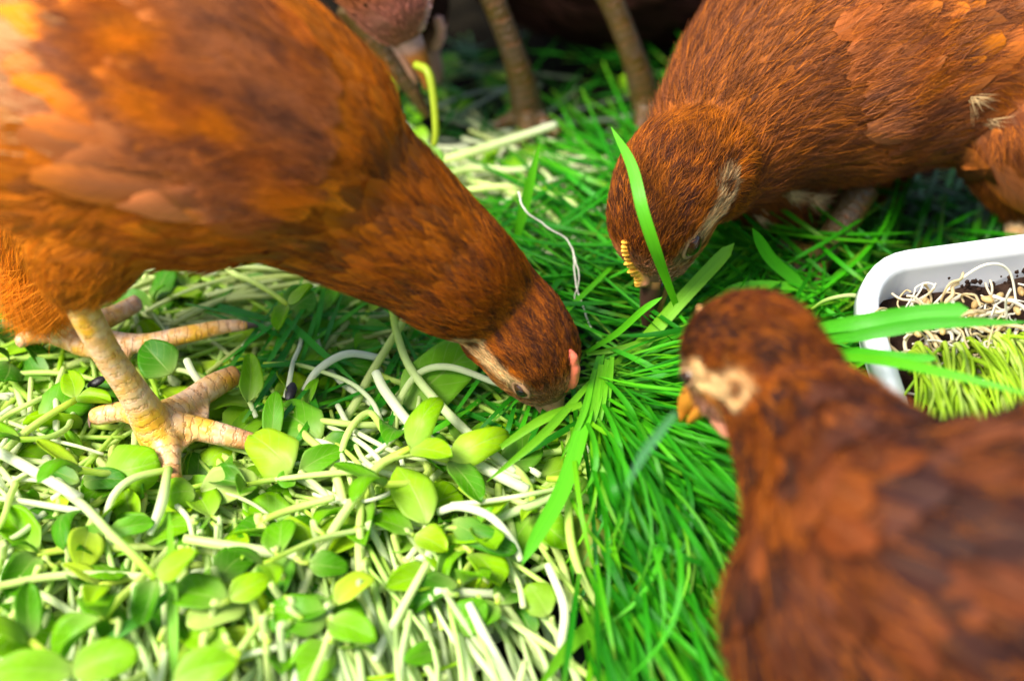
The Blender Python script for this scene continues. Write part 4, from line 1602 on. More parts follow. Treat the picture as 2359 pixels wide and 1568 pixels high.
FRONT2 = [(-120, 1330), (620, 1360), (1230, 1330), (1250, 1700), (-150, 1700)]
FRONT1 = [(-120, 1080), (600, 1100), (1260, 1050), (1330, 1250), (1200, 1360), (600, 1350), (-120, 1330)]
scatter(FRONT1, 92, 'pale stemmed sunflower sprout in the bright tangle below the yellow foot', 'sprouts in the bright tangle below the foot', lying, (-.016, .003), roll=.35)
scatter(FRONT2, 30, 'blurred sunflower sprout lying over the standing stems along the bottom edge', 'sprouts lying along the bottom edge', lying, (-.020, .004), roll=.35)
scatter(MID, 95, "sunflower sprout lying flat in the mat around the left hen's feet", "sprouts lying round the left hen's feet", lying, (-.016, -.002), roll=.3)
scatter(BELLY, 28, "shaded sunflower sprout under the left hen's belly and neck", "sprouts under the left hen's belly", lying, (-.012, .0), roll=.35)


def upright(ut, vt, ub, vb, zt):
    """one sprout standing in the black tray: root at the tray floor, seed leaves in the tangle above"""
    a, b = at(ub, vb, z=-.041), at(ut, vt, z=zt)
    m = (a + b) / 2 + np.array((random.gauss(0, .003), random.gauss(0, .003), .004))
    root = empty('sunflower_sprout', tuple(a))
    fa = random.uniform(0, 6.28); fl_ = random.uniform(.001, .006)
    e1 = b + np.array((math.cos(fa), math.sin(fa), .25)) * fl_ * .45
    b2 = e1 + np.array((math.cos(fa + .4), math.sin(fa + .4), -.25)) * fl_ * .6
    P = catmull(np.array([a, m, b, e1, b2]), 22)
    r = random.uniform(.0012, .0019)
    v, f, uv = tube(P, np.linspace(r, r * .62, 22), 9)
    mesh('stem', v, f, MAT['stem'], root, a, uv=uv)
    T = nrm(b2 - e1); b = b2; yaw = fa
    for k in ((0, 1) if random.random() < .35 else ()):
        y = yaw + k * math.pi + random.gauss(0, .4)
        d = nrm(T * .5 + np.array((math.cos(y), math.sin(y), random.uniform(-.3, .3))))
        l = random.uniform(.013, .020)
        v, f, uv = leaf_geo(b, b + d * l, l * random.uniform(.55, .8), (random.gauss(0, .3), random.gauss(0, .3), 1), .25, .1, random.uniform(.8, 1.1), thick=.0007)
        mesh('cotyledon', v, f, MAT['leaf'], root, a, uv=uv)
    tag(root, 'upright white stemmed sprout standing in the black tray at the bottom edge', 'sprout', 'sprouts standing in the black tray')


for i in range(125):
    ut = random.uniform(-60, 1180)
    if random.random() < .4: ut = random.gauss(640, 130)
    vt = random.uniform(1180, 1480)
    ub = ut + (ut - 330) * random.uniform(.10, .32) + random.gauss(0, 25)
    vb = vt + random.uniform(240, 360)
    if 1000 < ub and random.random() < .5: continue
    upright(ut, vt, ub, vb, random.uniform(-.004, .012))

# the rest of the tangle, deeper down
mb = MB()


def stuff_sprouts(poly, n, zr, leafy=.5, stem_col=((.76, .89, .30), (.44, .76, .005)), leaf_cols=((.05, .23, .004), (.14, .40, .005), (.30, .52, .010))):
    xs = [p[0] for p in poly]; ys_ = [p[1] for p in poly]
    k = 0
    while k < n:
        u, v = random.uniform(min(xs), max(xs)), random.uniform(min(ys_), max(ys_))
        if not inside(poly, u, v): continue
        k += 1
        z = random.uniform(*zr)
        p = at(u, v, z=z)
        if random.random() < leafy:
            yaw = random.uniform(0, 6.28); l = random.uniform(.012, .020)
            d = np.array((math.cos(yaw), math.sin(yaw), random.uniform(-.3, .3)))
            v_, f, uv = leaf_geo(p, p + d * l, l * random.uniform(.5, .8), (random.gauss(0, .4), random.gauss(0, .4), 1), .25, .12, random.uniform(.75, 1.1), 6, 8)
            c = mixc(np.array(random.choice(leaf_cols)), np.array(random.choice(leaf_cols)), np.array(random.random()))
            mb.add(v_, f, c, uv, 1)
        else:
            yaw = 3.2 * noise.noise((p[0] * 16, p[1] * 16, 4.0)) + 2.4 * noise.noise((p[0] * 40, p[1] * 40, 9.0)) + random.gauss(0, .45) + random.choice((0, math.pi))
            L = random.uniform(.055, .105); cv = random.gauss(0, .75)
            t = np.linspace(0, 1, 11)
            a = yaw + cv * t
            P = p + np.stack([np.cumsum(np.cos(a)) - 5 * math.cos(yaw), np.cumsum(np.sin(a)) - 5 * math.sin(yaw), np.sin(t * 3.1 + yaw) * .8], 1) * np.array((L / 11, L / 11, .003))
            rr = random.uniform(.00085, .00145)
            v_, f, uv = tube(P, rr * np.linspace(1.05, .75, 11), 7)
            c = mixc(np.array(stem_col[0]), np.array(stem_col[1]), np.clip(random.random() ** 1.3 * .7 + .45 * uv[:, 1] ** 2, 0, 1))
            mb.add(v_, f, c, uv, 0)


stuff_sprouts([(-120, 1080), (600, 1100), (1260, 1050), (1320, 1140), (1080, 1230), (600, 1250), (-120, 1270)], 800, (-.034, -.003), .16)
stuff_sprouts([(-120, 1330), (560, 1360), (700, 1430), (900, 1700), (-150, 1700)], 170, (-.036, -.008), .12)
for i in range(520):
    ut = random.uniform(-120, 1180)
    if random.random() < .35: ut = random.gauss(620, 170)
    vt = random.uniform(1120, 1440)
    ub = ut + (ut - 330) * random.uniform(.08, .34) + random.gauss(0, 45); vb = vt + random.uniform(230, 430)
    if ub > 1150 and random.random() < .7: continue
    z0 = random.uniform(-.016, .004)
    a_, b_ = at(ut, vt, z=z0), at(ub, vb, z=z0 - random.uniform(.008, .030))
    m_ = (a_ + b_) / 2 + np.array((random.gauss(0, .004), random.gauss(0, .003), random.uniform(-.002, .006)))
    v_, f, uv = tube(catmull(np.array([b_, m_, a_]), 11), random.uniform(.0009, .0017) * np.linspace(1.05, .65, 11), 8)
    mb.add(v_, f, mixc(np.array((.84, .91, .58)), np.array((.46, .76, .03)), np.clip(random.random() * .45 + .5 * uv[:, 1] ** 2, 0, 1)), uv, 0)
stuff_sprouts(MID, 1100, (-.030, -.003), .26, ((.62, .82, .22), (.36, .62, .015)))
stuff_sprouts(BELLY, 300, (-.02, -.002), .45, ((.62, .70, .30), (.50, .60, .10)))
stuff_sprouts([(870, 330), (1000, 330), (1330, 300), (1380, 520), (1200, 620), (1000, 480)], 120, (-.02, .004), .15, ((.74, .78, .52), (.62, .70, .24)))
stuff_sprouts([(860, 130), (1600, 230), (1700, 300), (1000, 360), (850, 300)], 45, (-.03, -.006), .3, ((.30, .36, .28), (.16, .24, .05)))  # back stems in darker colours that paint in the shade beneath the birds
tag(mb.build('sprout_tangle', mats=[MAT['stem_a'], MAT['leaf_a']]), 'dense tangle of pale sprout stems and small leaves under the loose sprouts', 'sprouts', kind='stuff')

# ------------------------------------------------------------------ sprouts one can pick out
WHITE = (.84, .89, .60); PALE = (.70, .84, .28); YEL = (.48, .68, .05)


def sprout_by(label, stem=None, leaves=(), cat='sprout', group=None, name='sunflower_sprout', c0=WHITE, c1=PALE):
    """stem: [(u, v, z, r_px)], leaves: [(base, tip, width_px, colour, up, cup)] with photo points at height z"""
    if stem is not None:
        P0 = at(stem[0][0], stem[0][1], z=stem[0][2])
    else:
        P0 = at(leaves[0][0][0], leaves[0][0][1], z=leaves[0][0][2])
    root = empty(name, tuple(P0))
    if stem is not None:
        A_ = np.array([np.append(at(u, v, z=z), r * px(at(u, v, z=z))) for u, v, z, r in stem])
        A_ = catmull(A_, 26)
        v, f, uv = tube(A_[:, :3], A_[:, 3], 12)
        mesh('stem', v, f, MAT['stem_a'], root, P0, mixc(np.array(c0), np.array(c1), uv[:, 1] ** 1.3), uv)
    for (b, t, w, c, upv, cup) in leaves:
        pb, pt = at(b[0], b[1], z=b[2]), at(t[0], t[1], z=t[2])
        v, f, uv = leaf_geo(pb, pt, w * px(pb) * 1.0, upv, cup, .08, random.uniform(.8, 1.0), 11, 16, thick=.0008)
        mesh('cotyledon', v, f, MAT['leaf_a'], root, P0, np.tile(np.array(c), (len(v), 1)), uv)
    tag(root, label, cat, group)
    return root


LG, MG, DG, YG, PG = (.22, .48, .005), (.11, .37, .004), (.05, .24, .004), (.33, .54, .012), (.44, .60, .12)
z1 = .008
cu = (0, -.55, .83)     # leaf faces up and a little towards the front
sprout_by("large green seed leaf with yellow base under the left hen's cheek", None, [((930, 938, .004), (1088, 800, .012), 135, (.16, .43, .012), cu, .12)])
sprout_by("glossy round light green seed leaf in front of the left hen's front toe", [(120, 1150, 0, 8), (180, 1110, .004, 8), (236, 1080, .006, 8)], [((238, 1090, .006), (366, 1062, .010), 130, LG, cu, -.25), ((240, 1095, .002), (330, 1140, .002), 90, MG, cu, .1)])
sprout_by("pale oval seed leaf with white midrib touching the left hen's toe tip", [(770, 1160, 0, 8), (730, 1120, .004, 8), (690, 1085, .008, 7)], [((672, 1083, .009), (578, 1000, .012), 112, YG, cu, -.15), ((690, 1085, .007), (790, 1035, .008), 60, MG, cu, .2), ((680, 1095, .006), (640, 1110, .006), 45, MG, cu, .2)])
sprout_by('big upright yellow green seed leaf at the middle of the bottom sprouts', [(900, 1330, -.01, 8), (960, 1260, .002, 8), (985, 1205, .008, 8)], [((985, 1205, .010), (915, 1075, .014), 98, (.27, .50, .012), (.3, -.7, .6), -.1)])
sprout_by('long dark green seed leaf below the white arched stem', [(1000, 1370, -.01, 8), (1010, 1260, .0, 8), (1030, 1200, .006, 7)], [((1040, 1200, .007), (1188, 1270, .008), 66, DG, cu, -.3)])
sprout_by('pale whitish green leaf pair spread over the standing stems', [(700, 1560, -.03, 9), (620, 1440, -.01, 9), (568, 1372, .004, 8)], [((566, 1385, .006), (432, 1440, .009), 82, PG, (0, -.35, .93), .1), ((575, 1360, .006), (660, 1290, .010), 74, (.34, .56, .09), (0, -.35, .93), .1)])
sprout_by("dark round seed leaf beside the left hen's shank", [(480, 900, 0, 6), (440, 860, .002, 6), (400, 850, .003, 6)], [((395, 862, .003), (330, 790, .010), 92, DG, cu, .1)])
sprout_by('dark green leaf pair right of the outstretched toes', [(820, 1090, 0, 7), (780, 1040, .003, 7), (745, 1010, .005, 7)], [((740, 1010, .006), (640, 940, .006), 105, MG, cu, .1), ((745, 1012, .006), (822, 1025, .006), 55, DG, cu, .1)])
sprout_by('narrow upright leaf standing by the black seed hull', [(640, 1075, -.004, 7), (628, 1030, .003, 6)], [((626, 1025, .004), (636, 900, .016), 48, MG, (0, -.8, .5), .25)])
sprout_by("folded bright leaf at the tip of the left hen's inner toe", [(590, 960, 0, 6), (575, 925, .004, 6)], [((570, 925, .006), (575, 815, .016), 54, LG, (.3, -.8, .5), .5)])
sprout_by('shaded round leaf under the neck of the left hen', [(560, 800, 0, 6), (620, 745, .004, 6), (655, 720, .005, 6)], [((660, 722, .006), (722, 672, .012), 84, DG, cu, .1)])
sprout_by('broad dark leaf left of the yellow shank', [(60, 1010, 0, 7), (110, 980, .002, 6)], [((95, 972, .002), (205, 900, .006), 105, MG, cu, -.1)])
sprout_by('cupped bright leaf curling in front of the front toe', [(480, 1180, -.004, 7), (460, 1150, .004, 7)], [((450, 1132, .008), (380, 1142, .010), 78, LG, cu, -.45)])
sprout_by('pale broad leaf lying right of the cupped one', [(640, 1170, -.004, 7), (600, 1130, .002, 7)], [((462, 1128, .004), (595, 1105, .006), 86, PG, cu, .1)])
sprout_by('narrow leaf pair opening flat above the bottom stems', [(300, 1400, -.02, 8), (262, 1280, -.002, 8), (246, 1225, .006, 7)], [((250, 1225, .008), (355, 1202, .010), 46, MG, cu, .2), ((240, 1228, .006), (150, 1235, .006), 46, MG, cu, .2)])
sprout_by('dark oval leaf pair in front of the big round leaf at left', [(190, 1190, -.004, 6), (186, 1120, .004, 6)], [((192, 1108, .006), (290, 1106, .008), 56, DG, cu, .05), ((182, 1110, .006), (95, 1075, .006), 50, DG, cu, .05)])
sprout_by('very bright leaf behind the thigh fluff at the left edge', [(70, 760, 0, 8), (40, 690, .008, 8)], [((35, 690, .010), (10, 560, .030), 120, (.30, .55, .02), (0, -.8, .5), .1)])
sprout_by('round yellow green leaf over a dark gap beside the grass', [(1290, 1500, -.02, 7), (1270, 1420, -.006, 7)], [((1262, 1418, -.004), (1215, 1345, .002), 80, (.22, .42, .015), cu, -.15), ((1225, 1470, -.012), (1195, 1400, -.008), 60, DG, cu, .1)])
sprout_by('dull yellowing leaf tucked at the edge of the wheatgrass', [(1400, 1330, -.01, 7), (1370, 1310, -.002, 7)], [((1372, 1310, -.001), (1330, 1185, .003), 100, (.24, .30, .03), cu, .1)])
sprout_by('dark leaf half hidden by grass below the beak of the left hen', None, [((1160, 1085, .002), (1235, 1005, .006), 85, (.10, .30, .012), cu, .1)])
sprout_by('large blurred leaf pair at the bottom left corner', [(180, 1700, -.01, 10), (165, 1560, .010, 10)], [((170, 1545, .014), (-20, 1545, .018), 90, LG, (0, -.5, .85), .2), ((165, 1548, .014), (320, 1500, .018), 95, LG, (0, -.5, .85), .2)])
sprout_by('bright blurred leaf on the bottom edge', [(420, 1650, -.01, 9), (440, 1560, .008, 9)], [((400, 1565, .012), (545, 1520, .016), 90, LG, (0, -.5, .85), .1)])
sprout_by('square green leaf among the white stems at the lower middle', [(1060, 1520, -.02, 8), (1042, 1470, -.006, 8)], [((1040, 1455, -.002), (1120, 1385, .004), 82, MG, cu, -.1)])
sprout_by('flat green leaf with dark underside low in the standing stems', [(965, 1560, -.03, 8), (1010, 1500, -.01, 8)], [((1010, 1490, -.004), (930, 1520, .0), 50, MG, cu, .1)])

# loose stems
sprout_by('thick white cut stem crossing the middle of the sprouts', [(866, 858, .016, 11), (890, 905, .014, 12), (965, 995, .011, 12), (1080, 1060, .008, 13), (1215, 1128, .004, 13)], c0=WHITE, c1=WHITE, name='sprout_stem')
sprout_by('yellow green stem turning white, hanging from under the hen neck', [(903, 712, .018, 8), (915, 770, .016, 9), (950, 855, .014, 10), (1050, 970, .010, 11), (1185, 1088, .004, 11)], c0=YEL, c1=WHITE, name='sprout_stem')
sprout_by('cream stem arching over the large round leaf', [(908, 1000, .004, 8), (922, 920, .010, 8), (968, 858, .014, 8), (1040, 846, .015, 8), (1150, 885, .008, 7)], c0=PALE, c1=WHITE, name='sprout_stem')
sprout_by('thick white straight stem entering from the left edge', [(-60, 1010, .010, 12), (60, 1075, .010, 13), (183, 1147, .010, 13)], c0=WHITE, c1=WHITE, name='sprout_stem')
sprout_by('long pale stem lying across the standing stems', [(425, 1240, .010, 11), (560, 1262, .010, 13), (680, 1280, .008, 13), (775, 1302, .006, 11)], c0=PALE, c1=WHITE, name='sprout_stem')
sprout_by('pale stem bent over left of the front toe', [(240, 1205, .002, 9), (262, 1140, .008, 9), (310, 1100, .010, 9), (395, 1080, .008, 8)], c0=WHITE, c1=YEL, name='sprout_stem')
sprout_by('white stem arching over the long dark leaf', [(1010, 1178, .008, 9), (1060, 1166, .012, 10), (1130, 1190, .012, 10), (1180, 1245, .008, 9), (1200, 1290, .004, 8)], c0=WHITE, c1=WHITE, name='sprout_stem')
sprout_by('white hooked stem in front of the wheatgrass', [(1262, 1102, .004, 8), (1345, 1108, .010, 8), (1312, 1160, .010, 10), (1318, 1260, .006, 11), (1352, 1350, -.002, 9), (1420, 1460, -.012, 8)], c0=YEL, c1=PALE, name='sprout_stem')
sprout_by('straight white stem leaning right at the lower middle', [(862, 1520, -.006, 12), (905, 1440, .0, 11), (985, 1295, .010, 9)], c0=WHITE, c1=PALE, name='sprout_stem')
sprout_by('yellow stem wandering toward the left hen toes', [(585, 1228, .004, 8), (615, 1195, .007, 8), (680, 1170, .008, 9), (770, 1145, .010, 8)], c0=YEL, c1=PALE, name='sprout_stem')
sprout_by('pale stem leaning up against the front toe', [(345, 1230, .006, 8), (372, 1160, .012, 13), (388, 1075, .018, 9)], c0=WHITE, c1=PG, name='sprout_stem')
sprout_by('white stem curving behind the outstretched toe', [(700, 900, .004, 8), (735, 850, .010, 9), (800, 815, .012, 9), (880, 825, .006, 8)], c0=WHITE, c1=(.70, .78, .62), name='sprout_stem')
sprout_by('short white stem beside the inner toe', [(430, 830, .010, 9), (445, 860, .009, 9), (480, 905, .004, 9)], c0=WHITE, c1=WHITE, name='sprout_stem')
sprout_by('pale looped stem right of the toes', [(770, 1110, .002, 7), (800, 1000, .010, 8), (850, 950, .012, 8), (890, 1000, .010, 9), (925, 1025, .008, 6)], c0=PALE, c1=YEL, name='sprout_stem')
sprout_by('white stem slanting down beside a dark gap', [(1262, 1300, .004, 9), (1300, 1400, .0, 11), (1290, 1500, -.010, 10)], c0=WHITE, c1=WHITE, name='sprout_stem')
sprout_by('thick white stem running down to the bottom edge', [(1080, 1390, .004, 10), (1120, 1470, .0, 12), (1190, 1600, -.010, 13)], c0=WHITE, c1=WHITE, name='sprout_stem')
for i in range(60):
    while True:
        u, v = random.uniform(-40, 1300), random.uniform(900, 1190)
        if inside(FRONT1, u, v) or (inside(MID, u, v) and not (150 < u < 650)): break
    a = random.uniform(0, 6.28); cv = random.gauss(0, .85); ln = random.uniform(180, 400); z0 = random.uniform(-.002, .006)
    pts = []
    x, y = u, v
    for k in range(6):
        pts.append((x, y, z0 + .006 * math.sin(k * .62 + .2) * random.uniform(.4, 1)))
        x += math.cos(a) * ln / 5; y += math.sin(a) * ln / 5 * .7; a += cv / 5 + random.gauss(0, .12)
    if max(p[0] for p in pts) > 1330 or any(inpoly(pl, np.array([p[:2] for p in pts])).any() for pl in CLEAR_FEET + [CLEAR_HEAD]): continue
    rr = random.uniform(5.5, 9)
    sprout_by('loose pale sprout stem curling on top of the sprouts in front of the yellow foot', [(*p, rr * (1 - .06 * k)) for k, p in enumerate(pts)], c0=random.choice((WHITE, WHITE, PALE)), c1=random.choice((WHITE, PALE, YEL)), name='sprout_stem', group='loose stems on the sprouts')
# back group behind the necks
bk = [[(1010, 372, .006, 9), (1090, 350, .010, 11), (1190, 318, .012, 10), (1280, 288, .012, 9)], [(1020, 405, .008, 8), (1090, 388, .010, 9), (1200, 392, .008, 8), (1260, 360, .006, 6)],
      [(1060, 440, .006, 7), (1160, 430, .010, 8), (1260, 445, .010, 8), (1320, 470, .008, 8), (1345, 515, .004, 8)], [(1080, 415, .004, 7), (1170, 440, .008, 7), (1250, 475, .006, 7), (1290, 520, .002, 7)]]
lb = ['white stem slanting behind the left hen neck towards the dark legs', 'pale wavy stem just below the slanting white one', 'pale stem arched in front of the dark grass behind the necks', 'thin pale stem running under the arched one behind the necks']
for s_, l_ in zip(bk, lb):
    sprout_by(l_, s_, c0=PALE, c1=WHITE if 'slanting' in l_ else PALE, name='sprout_stem')
# sprout in the beak of the pale hen
sp_ = [(958, 150), (985, 165), (998, 220), (1004, 300), (1000, 335)]
A_ = np.array([np.append(at(u, v, d=dd), r * px(at(u, v, d=dd))) for (u, v), dd, r in zip(sp_, (.64, .636, .636, .638, .64), (10, 10, 9, 8, 7))])
A_ = catmull(A_, 20)
root = empty('sprout_stem', tuple(A_[0, :3]))
v, f, uv = tube(A_[:, :3], A_[:, 3], 10)
mesh('stem', v, f, MAT['stem_a'], root, A_[0, :3], np.tile(np.array((.42, .52, .03)), (len(v), 1)), uv)
v, f, uv = leaf_geo(A_[-1, :3], at(985, 400, d=.64), .011, (.2, -.8, .4), .2, .1, .9, 9, 12, thick=.0006)
mesh('cotyledon', v, f, MAT['leaf_a'], root, A_[0, :3], np.tile(np.array(MG), (len(v), 1)), uv)
tag(root, 'bent yellow green sprout hanging from the beak of the pale faced hen', 'sprout')

# ------------------------------------------------------------------ wheatgrass
gcols = [(.014, .19, .003), (.024, .27, .003), (.045, .36, .004), (.085, .44, .005), (.17, .52, .006)]


def gcol(w=(.25, .3, .25, .15, .05)):
    a = np.array(random.choices(gcols, w)[0]); b = np.array(random.choices(gcols, w)[0])
    return mixc(a, b, np.array(random.random())) * random.uniform(.8, 1.15)


gm = MB()


def blade_px(pts, w, c, mbx=None, tw=0.0, up=None, n=12):
    """pts: (u, v, z); w in photo pixels"""
    P = catmull(np.array([at(u, v, z=z) for u, v, z in pts]), n)
    v, f, uv = blade_geo(P, w * px(P[len(P) // 2]), up, random.uniform(.1, .4), tw)
    c = np.tile(np.asarray(c, float), (len(v), 1))
    if random.random() < .3:
        c = mixc(c, np.array((.34, .44, .03)), smooth(random.uniform(1.2, 2.2), 3, uv[:, 1]) * random.uniform(.3, .9))
    c = mixc(c, np.array((.20, .42, .02)), smooth(.5, 0, uv[:, 1]) * .5)
    (mbx or gm).add(v, f, c, uv)


# the fan combed outward from under the beak of the left hen
for i in range(1450):
    a = random.triangular(-42, 96, 40)
    r0 = abs(random.gauss(0, 150)) + 10
    ln = random.uniform(260, 640)
    dz = random.uniform(-.034, .010)
    da = random.gauss(0, 17)
    c0 = (1365 + random.gauss(0, 30), 885 + random.gauss(0, 40))
    def q(r, aa): return c0[0] + r * math.cos(math.radians(aa)), c0[1] + r * math.sin(math.radians(aa)) * .85
    pts = []
    rise = random.choice((.008, .012, .018, .028))
    for k, t in enumerate((0, .35, .7, 1)):
        x, y = q(r0 + ln * t, a + da * t * t)
        pts.append((x, y, dz + rise * math.sin(math.pi * min(1, t * .9 + .1)) - .006 * t * t))
    if pts[-1][0] < 1250: continue
    blade_px(pts, random.uniform(7, 17), gcol(), tw=random.gauss(0, .5))
# the deep front part beneath the front hen
for i in range(430):
    u = random.uniform(1330, 1800); v = random.uniform(1080, 1500)
    a = math.radians(60 + random.gauss(0, 12) + (1500 - u) * .045)
    ln = random.uniform(220, 420); dz = random.uniform(-.03, .006)
    pts = [(u + ln * t * math.cos(a), v + ln * t * math.sin(a), dz + .008 * math.sin(3 * t)) for t in (0, .4, .75, 1)]
    blade_px(pts, random.uniform(10, 20), gcol((.3, .35, .22, .1, .03)), tw=random.gauss(0, .5))
# behind: combed from upper left to lower right
for i in range(700):
    u = random.uniform(1120, 1950); v = random.uniform(300, 740)
    if v < 300 + abs(u - 1500) * .0: continue
    if u < 1300 and v < 420: continue
    a = math.radians(random.gauss(24, 16)); ln = random.uniform(220, 460)
    if random.random() < .25: a = math.radians(random.gauss(-35, 15))
    dz = random.uniform(-.02, .012)
    pts = [(u + ln * (t - .5) * math.cos(a), v + ln * (t - .5) * math.sin(a) + 10 * math.sin(3 * t), dz + .010 * math.sin(3 * t)) for t in (0, .35, .7, 1)]
    blade_px(pts, random.uniform(7, 14), gcol((.32, .34, .22, .1, .02)), tw=random.gauss(0, .6))
# to the right, between the two hens and under the tray
for i in range(420):
    u = random.uniform(1650, 2420); v = random.uniform(420, 760)
    a = math.radians(random.choice((random.gauss(12, 12), random.gauss(-65, 18)))); ln = random.uniform(120, 300)
    dz = random.uniform(-.038, -.004)
    pts = [(u + ln * (t - .5) * math.cos(a), v + ln * (t - .5) * math.sin(a), dz + .012 * math.sin(3 * t)) for t in (0, .35, .7, 1)]
    blade_px(pts, random.uniform(9, 18), gcol((.6, .3, .1, .02, 0)) * .8, tw=random.gauss(0, .6))  # greens darkened: shade under the upper right hen put into the blade colour
# grass under the sprouts and sparse at the back
for i in range(170):
    u = random.uniform(560, 1300); v = random.uniform(660, 1000)
    a = math.radians(random.gauss(-20, 35)); ln = random.uniform(120, 300)
    dz = random.uniform(-.012, .003)
    pts = [(u + ln * (t - .5) * math.cos(a), v + ln * (t - .5) * math.sin(a), dz + .006 * math.sin(3 * t)) for t in (0, .35, .7, 1)]
    blade_px(pts, random.uniform(9, 18), gcol((.3, .35, .25, .1, 0)), tw=random.gauss(0, .6))
for i in range(120):
    u = random.uniform(860, 1650); v = random.uniform(110, 320)
    a = math.radians(random.gauss(10, 40)); ln = random.uniform(80, 220)
    dz = random.uniform(-.042, -.01)
    pts = [(u + ln * (t - .5) * math.cos(a), v + ln * (t - .5) * math.sin(a), dz + .01 * math.sin(3 * t)) for t in (0, .35, .7, 1)]
    blade_px(pts, random.uniform(8, 15), gcol((.9, .1, 0, 0, 0)) * .6, tw=random.gauss(0, .6))  # back blades dimmed to the darkest green, painting the shade below the hens
tag(gm.build('wheatgrass', MAT['grass']), 'mat of long bright green wheatgrass blades combed flat across the middle', 'grass', kind='stuff')


def blade_thing(label, pts, w, c, tw=0.0, up=None, tip=.9, d=None, group=None):
    P = np.array([at(u, v, z=z) for u, v, z in pts]) if d is None else np.array([at(u, v, d=z) for u, v, z in pts])
    P = catmull(P, 20)
    v, f, uv = blade_geo(P, w * px(P[10]), up, .3, tw, tip)
    o = mesh('grass_blade', v, f, MAT['grass'], None, P[0], np.tile(np.array(c), (len(v), 1)), uv)
    return tag(o, label, 'grass blade', group)


BG = (.10, .46, .010); BG2 = (.06, .38, .010); BG3 = (.20, .52, .015)
towards = (0, -.75, .65)
blade_thing('bright grass blade slanting across the face of the upper right hen', [(1556, 700, .545), (1520, 605, .512), (1482, 490, .500), (1455, 380, .505), (1408, 293, .515)], 28, BG, .3, towards, .5, d=True)
blade_thing('broad cut grass blade rising right of the dark beak', [(1385, 868, .006), (1470, 800, .012), (1570, 690, .024), (1692, 560, .040)], 31, BG3, .1, towards, .12)
blade_thing('lone round tipped grass blade standing behind the blurred hen head', [(1890, 720, .006), (1835, 650, .016), (1775, 595, .028), (1733, 525, .045)], 27, BG2, .2, towards, .3)
blade_thing('tall thin grass blade standing between the two necks', [(1188, 556, .010), (1205, 490, .025), (1222, 420, .040), (1244, 330, .058)], 25, BG, .2, towards, .8)
blade_thing('thin blade crossing in front of the dark beak', [(1350, 812, .012), (1420, 768, .026), (1480, 715, .042), (1526, 684, .050)], 15, BG, .2, towards, .4)
blade_thing('wide pale backed blade hanging over the sprouts below the left hen beak', [(1385, 820, .018), (1350, 960, .020), (1300, 1120, .016), (1240, 1230, .012), (1202, 1300, .008)], 38, BG, .5, (-.4, -.5, .7), .6)
blade_thing('long drooping blade with a wide bend in the middle of the fan', [(1430, 870, .016), (1455, 1000, .018), (1465, 1120, .018), (1472, 1290, .010)], 28, BG3, .3, (.6, -.5, .6), .7)
blade_thing('blade arching down right beside the drooping one', [(1520, 930, .018), (1550, 1020, .020), (1590, 1120, .018), (1570, 1240, .012), (1520, 1330, .006)], 22, BG, .4, (.6, -.5, .6), .8)
blade_thing('yellowish blade leading right from the left hen comb', [(1352, 815, .012), (1440, 800, .016), (1560, 760, .018), (1660, 720, .018)], 15, BG3, .2, towards, .8)
blade_thing('topmost of the broad blades lying over the white tray corner', [(1800, 770, 0.050), (1960, 745, 0.068), (2100, 722, 0.074), (2232, 712, 0.078)], 34, BG2, .1, towards, .1)
blade_thing('second broad blade over the tray, reaching the right edge', [(1820, 790, 0.048), (1980, 772, 0.066), (2150, 745, 0.074), (2370, 742, 0.078)], 29, (.05, .34, .008), .1, towards, .6)
blade_thing('third blade over the tray, blunt end above the pale stems', [(1860, 800, 0.044), (2000, 812, 0.062), (2090, 822, 0.068), (2158, 826, 0.072)], 19, BG2, .1, towards, .15)
blade_thing('lowest long blade crossing the pale stems towards the right edge', [(1880, 818, 0.048), (2030, 830, 0.068), (2180, 860, 0.078), (2400, 915, 0.084)], 24, BG, .1, towards, .8)
blade_thing('curled blade with a lens shaped tip behind the blurred hen', [(1560, 760, .006), (1640, 700, .014), (1720, 660, .018), (1890, 668, .012), (1960, 700, .006)], 24, BG, .6, towards, .7)
blade_thing('blurred teal grass blade hanging from the beak of the front hen', [(1556, 950, .418), (1515, 1000, .412), (1478, 1050, .408), (1440, 1125, .405)], 22, (.10, .34, .12), .3, towards, .7, d=True)
blade_thing('broad blade at the bottom right of the sprouts', [(1420, 1350, .0), (1370, 1430, .002), (1300, 1500, .002), (1230, 1600, .002)], 34, (.14, .42, .012), .3, cu, .8)
blade_thing('dark blade lying over the standing stems at the lower left', [(395, 1362, .010), (340, 1410, .010), (270, 1460, .008), (225, 1492, .004)], 26, (.06, .28, .010), .2, cu, .7)
blade_thing('thin upright blade rising through the bottom sprouts', [(402, 1600, -.004), (400, 1440, .008), (396, 1300, .020), (390, 1175, .034)], 24, BG3, .2, towards, .7)
bl_thick = [[(1385, 840), (1372, 930), (1340, 1040)], [(1398, 828), (1388, 920), (1370, 1020)], [(1410, 822), (1400, 900), (1392, 1000)], [(1370, 850), (1340, 960), (1290, 1060)], [(1360, 880), (1250, 1000), (1120, 1110)], [(1340, 930), (1240, 970), (1110, 1060)]]
for pts in bl_thick:
    blade_thing("narrow bright blade in the tuft that hides the left hen's beak", [(u, v, z) for (u, v), z in zip(pts, (.022, .022, .012))], random.uniform(15, 24), (random.uniform(.10, .2), .48, .012), .4, towards, .8, group="blades in the tuft at the left hen's beak")


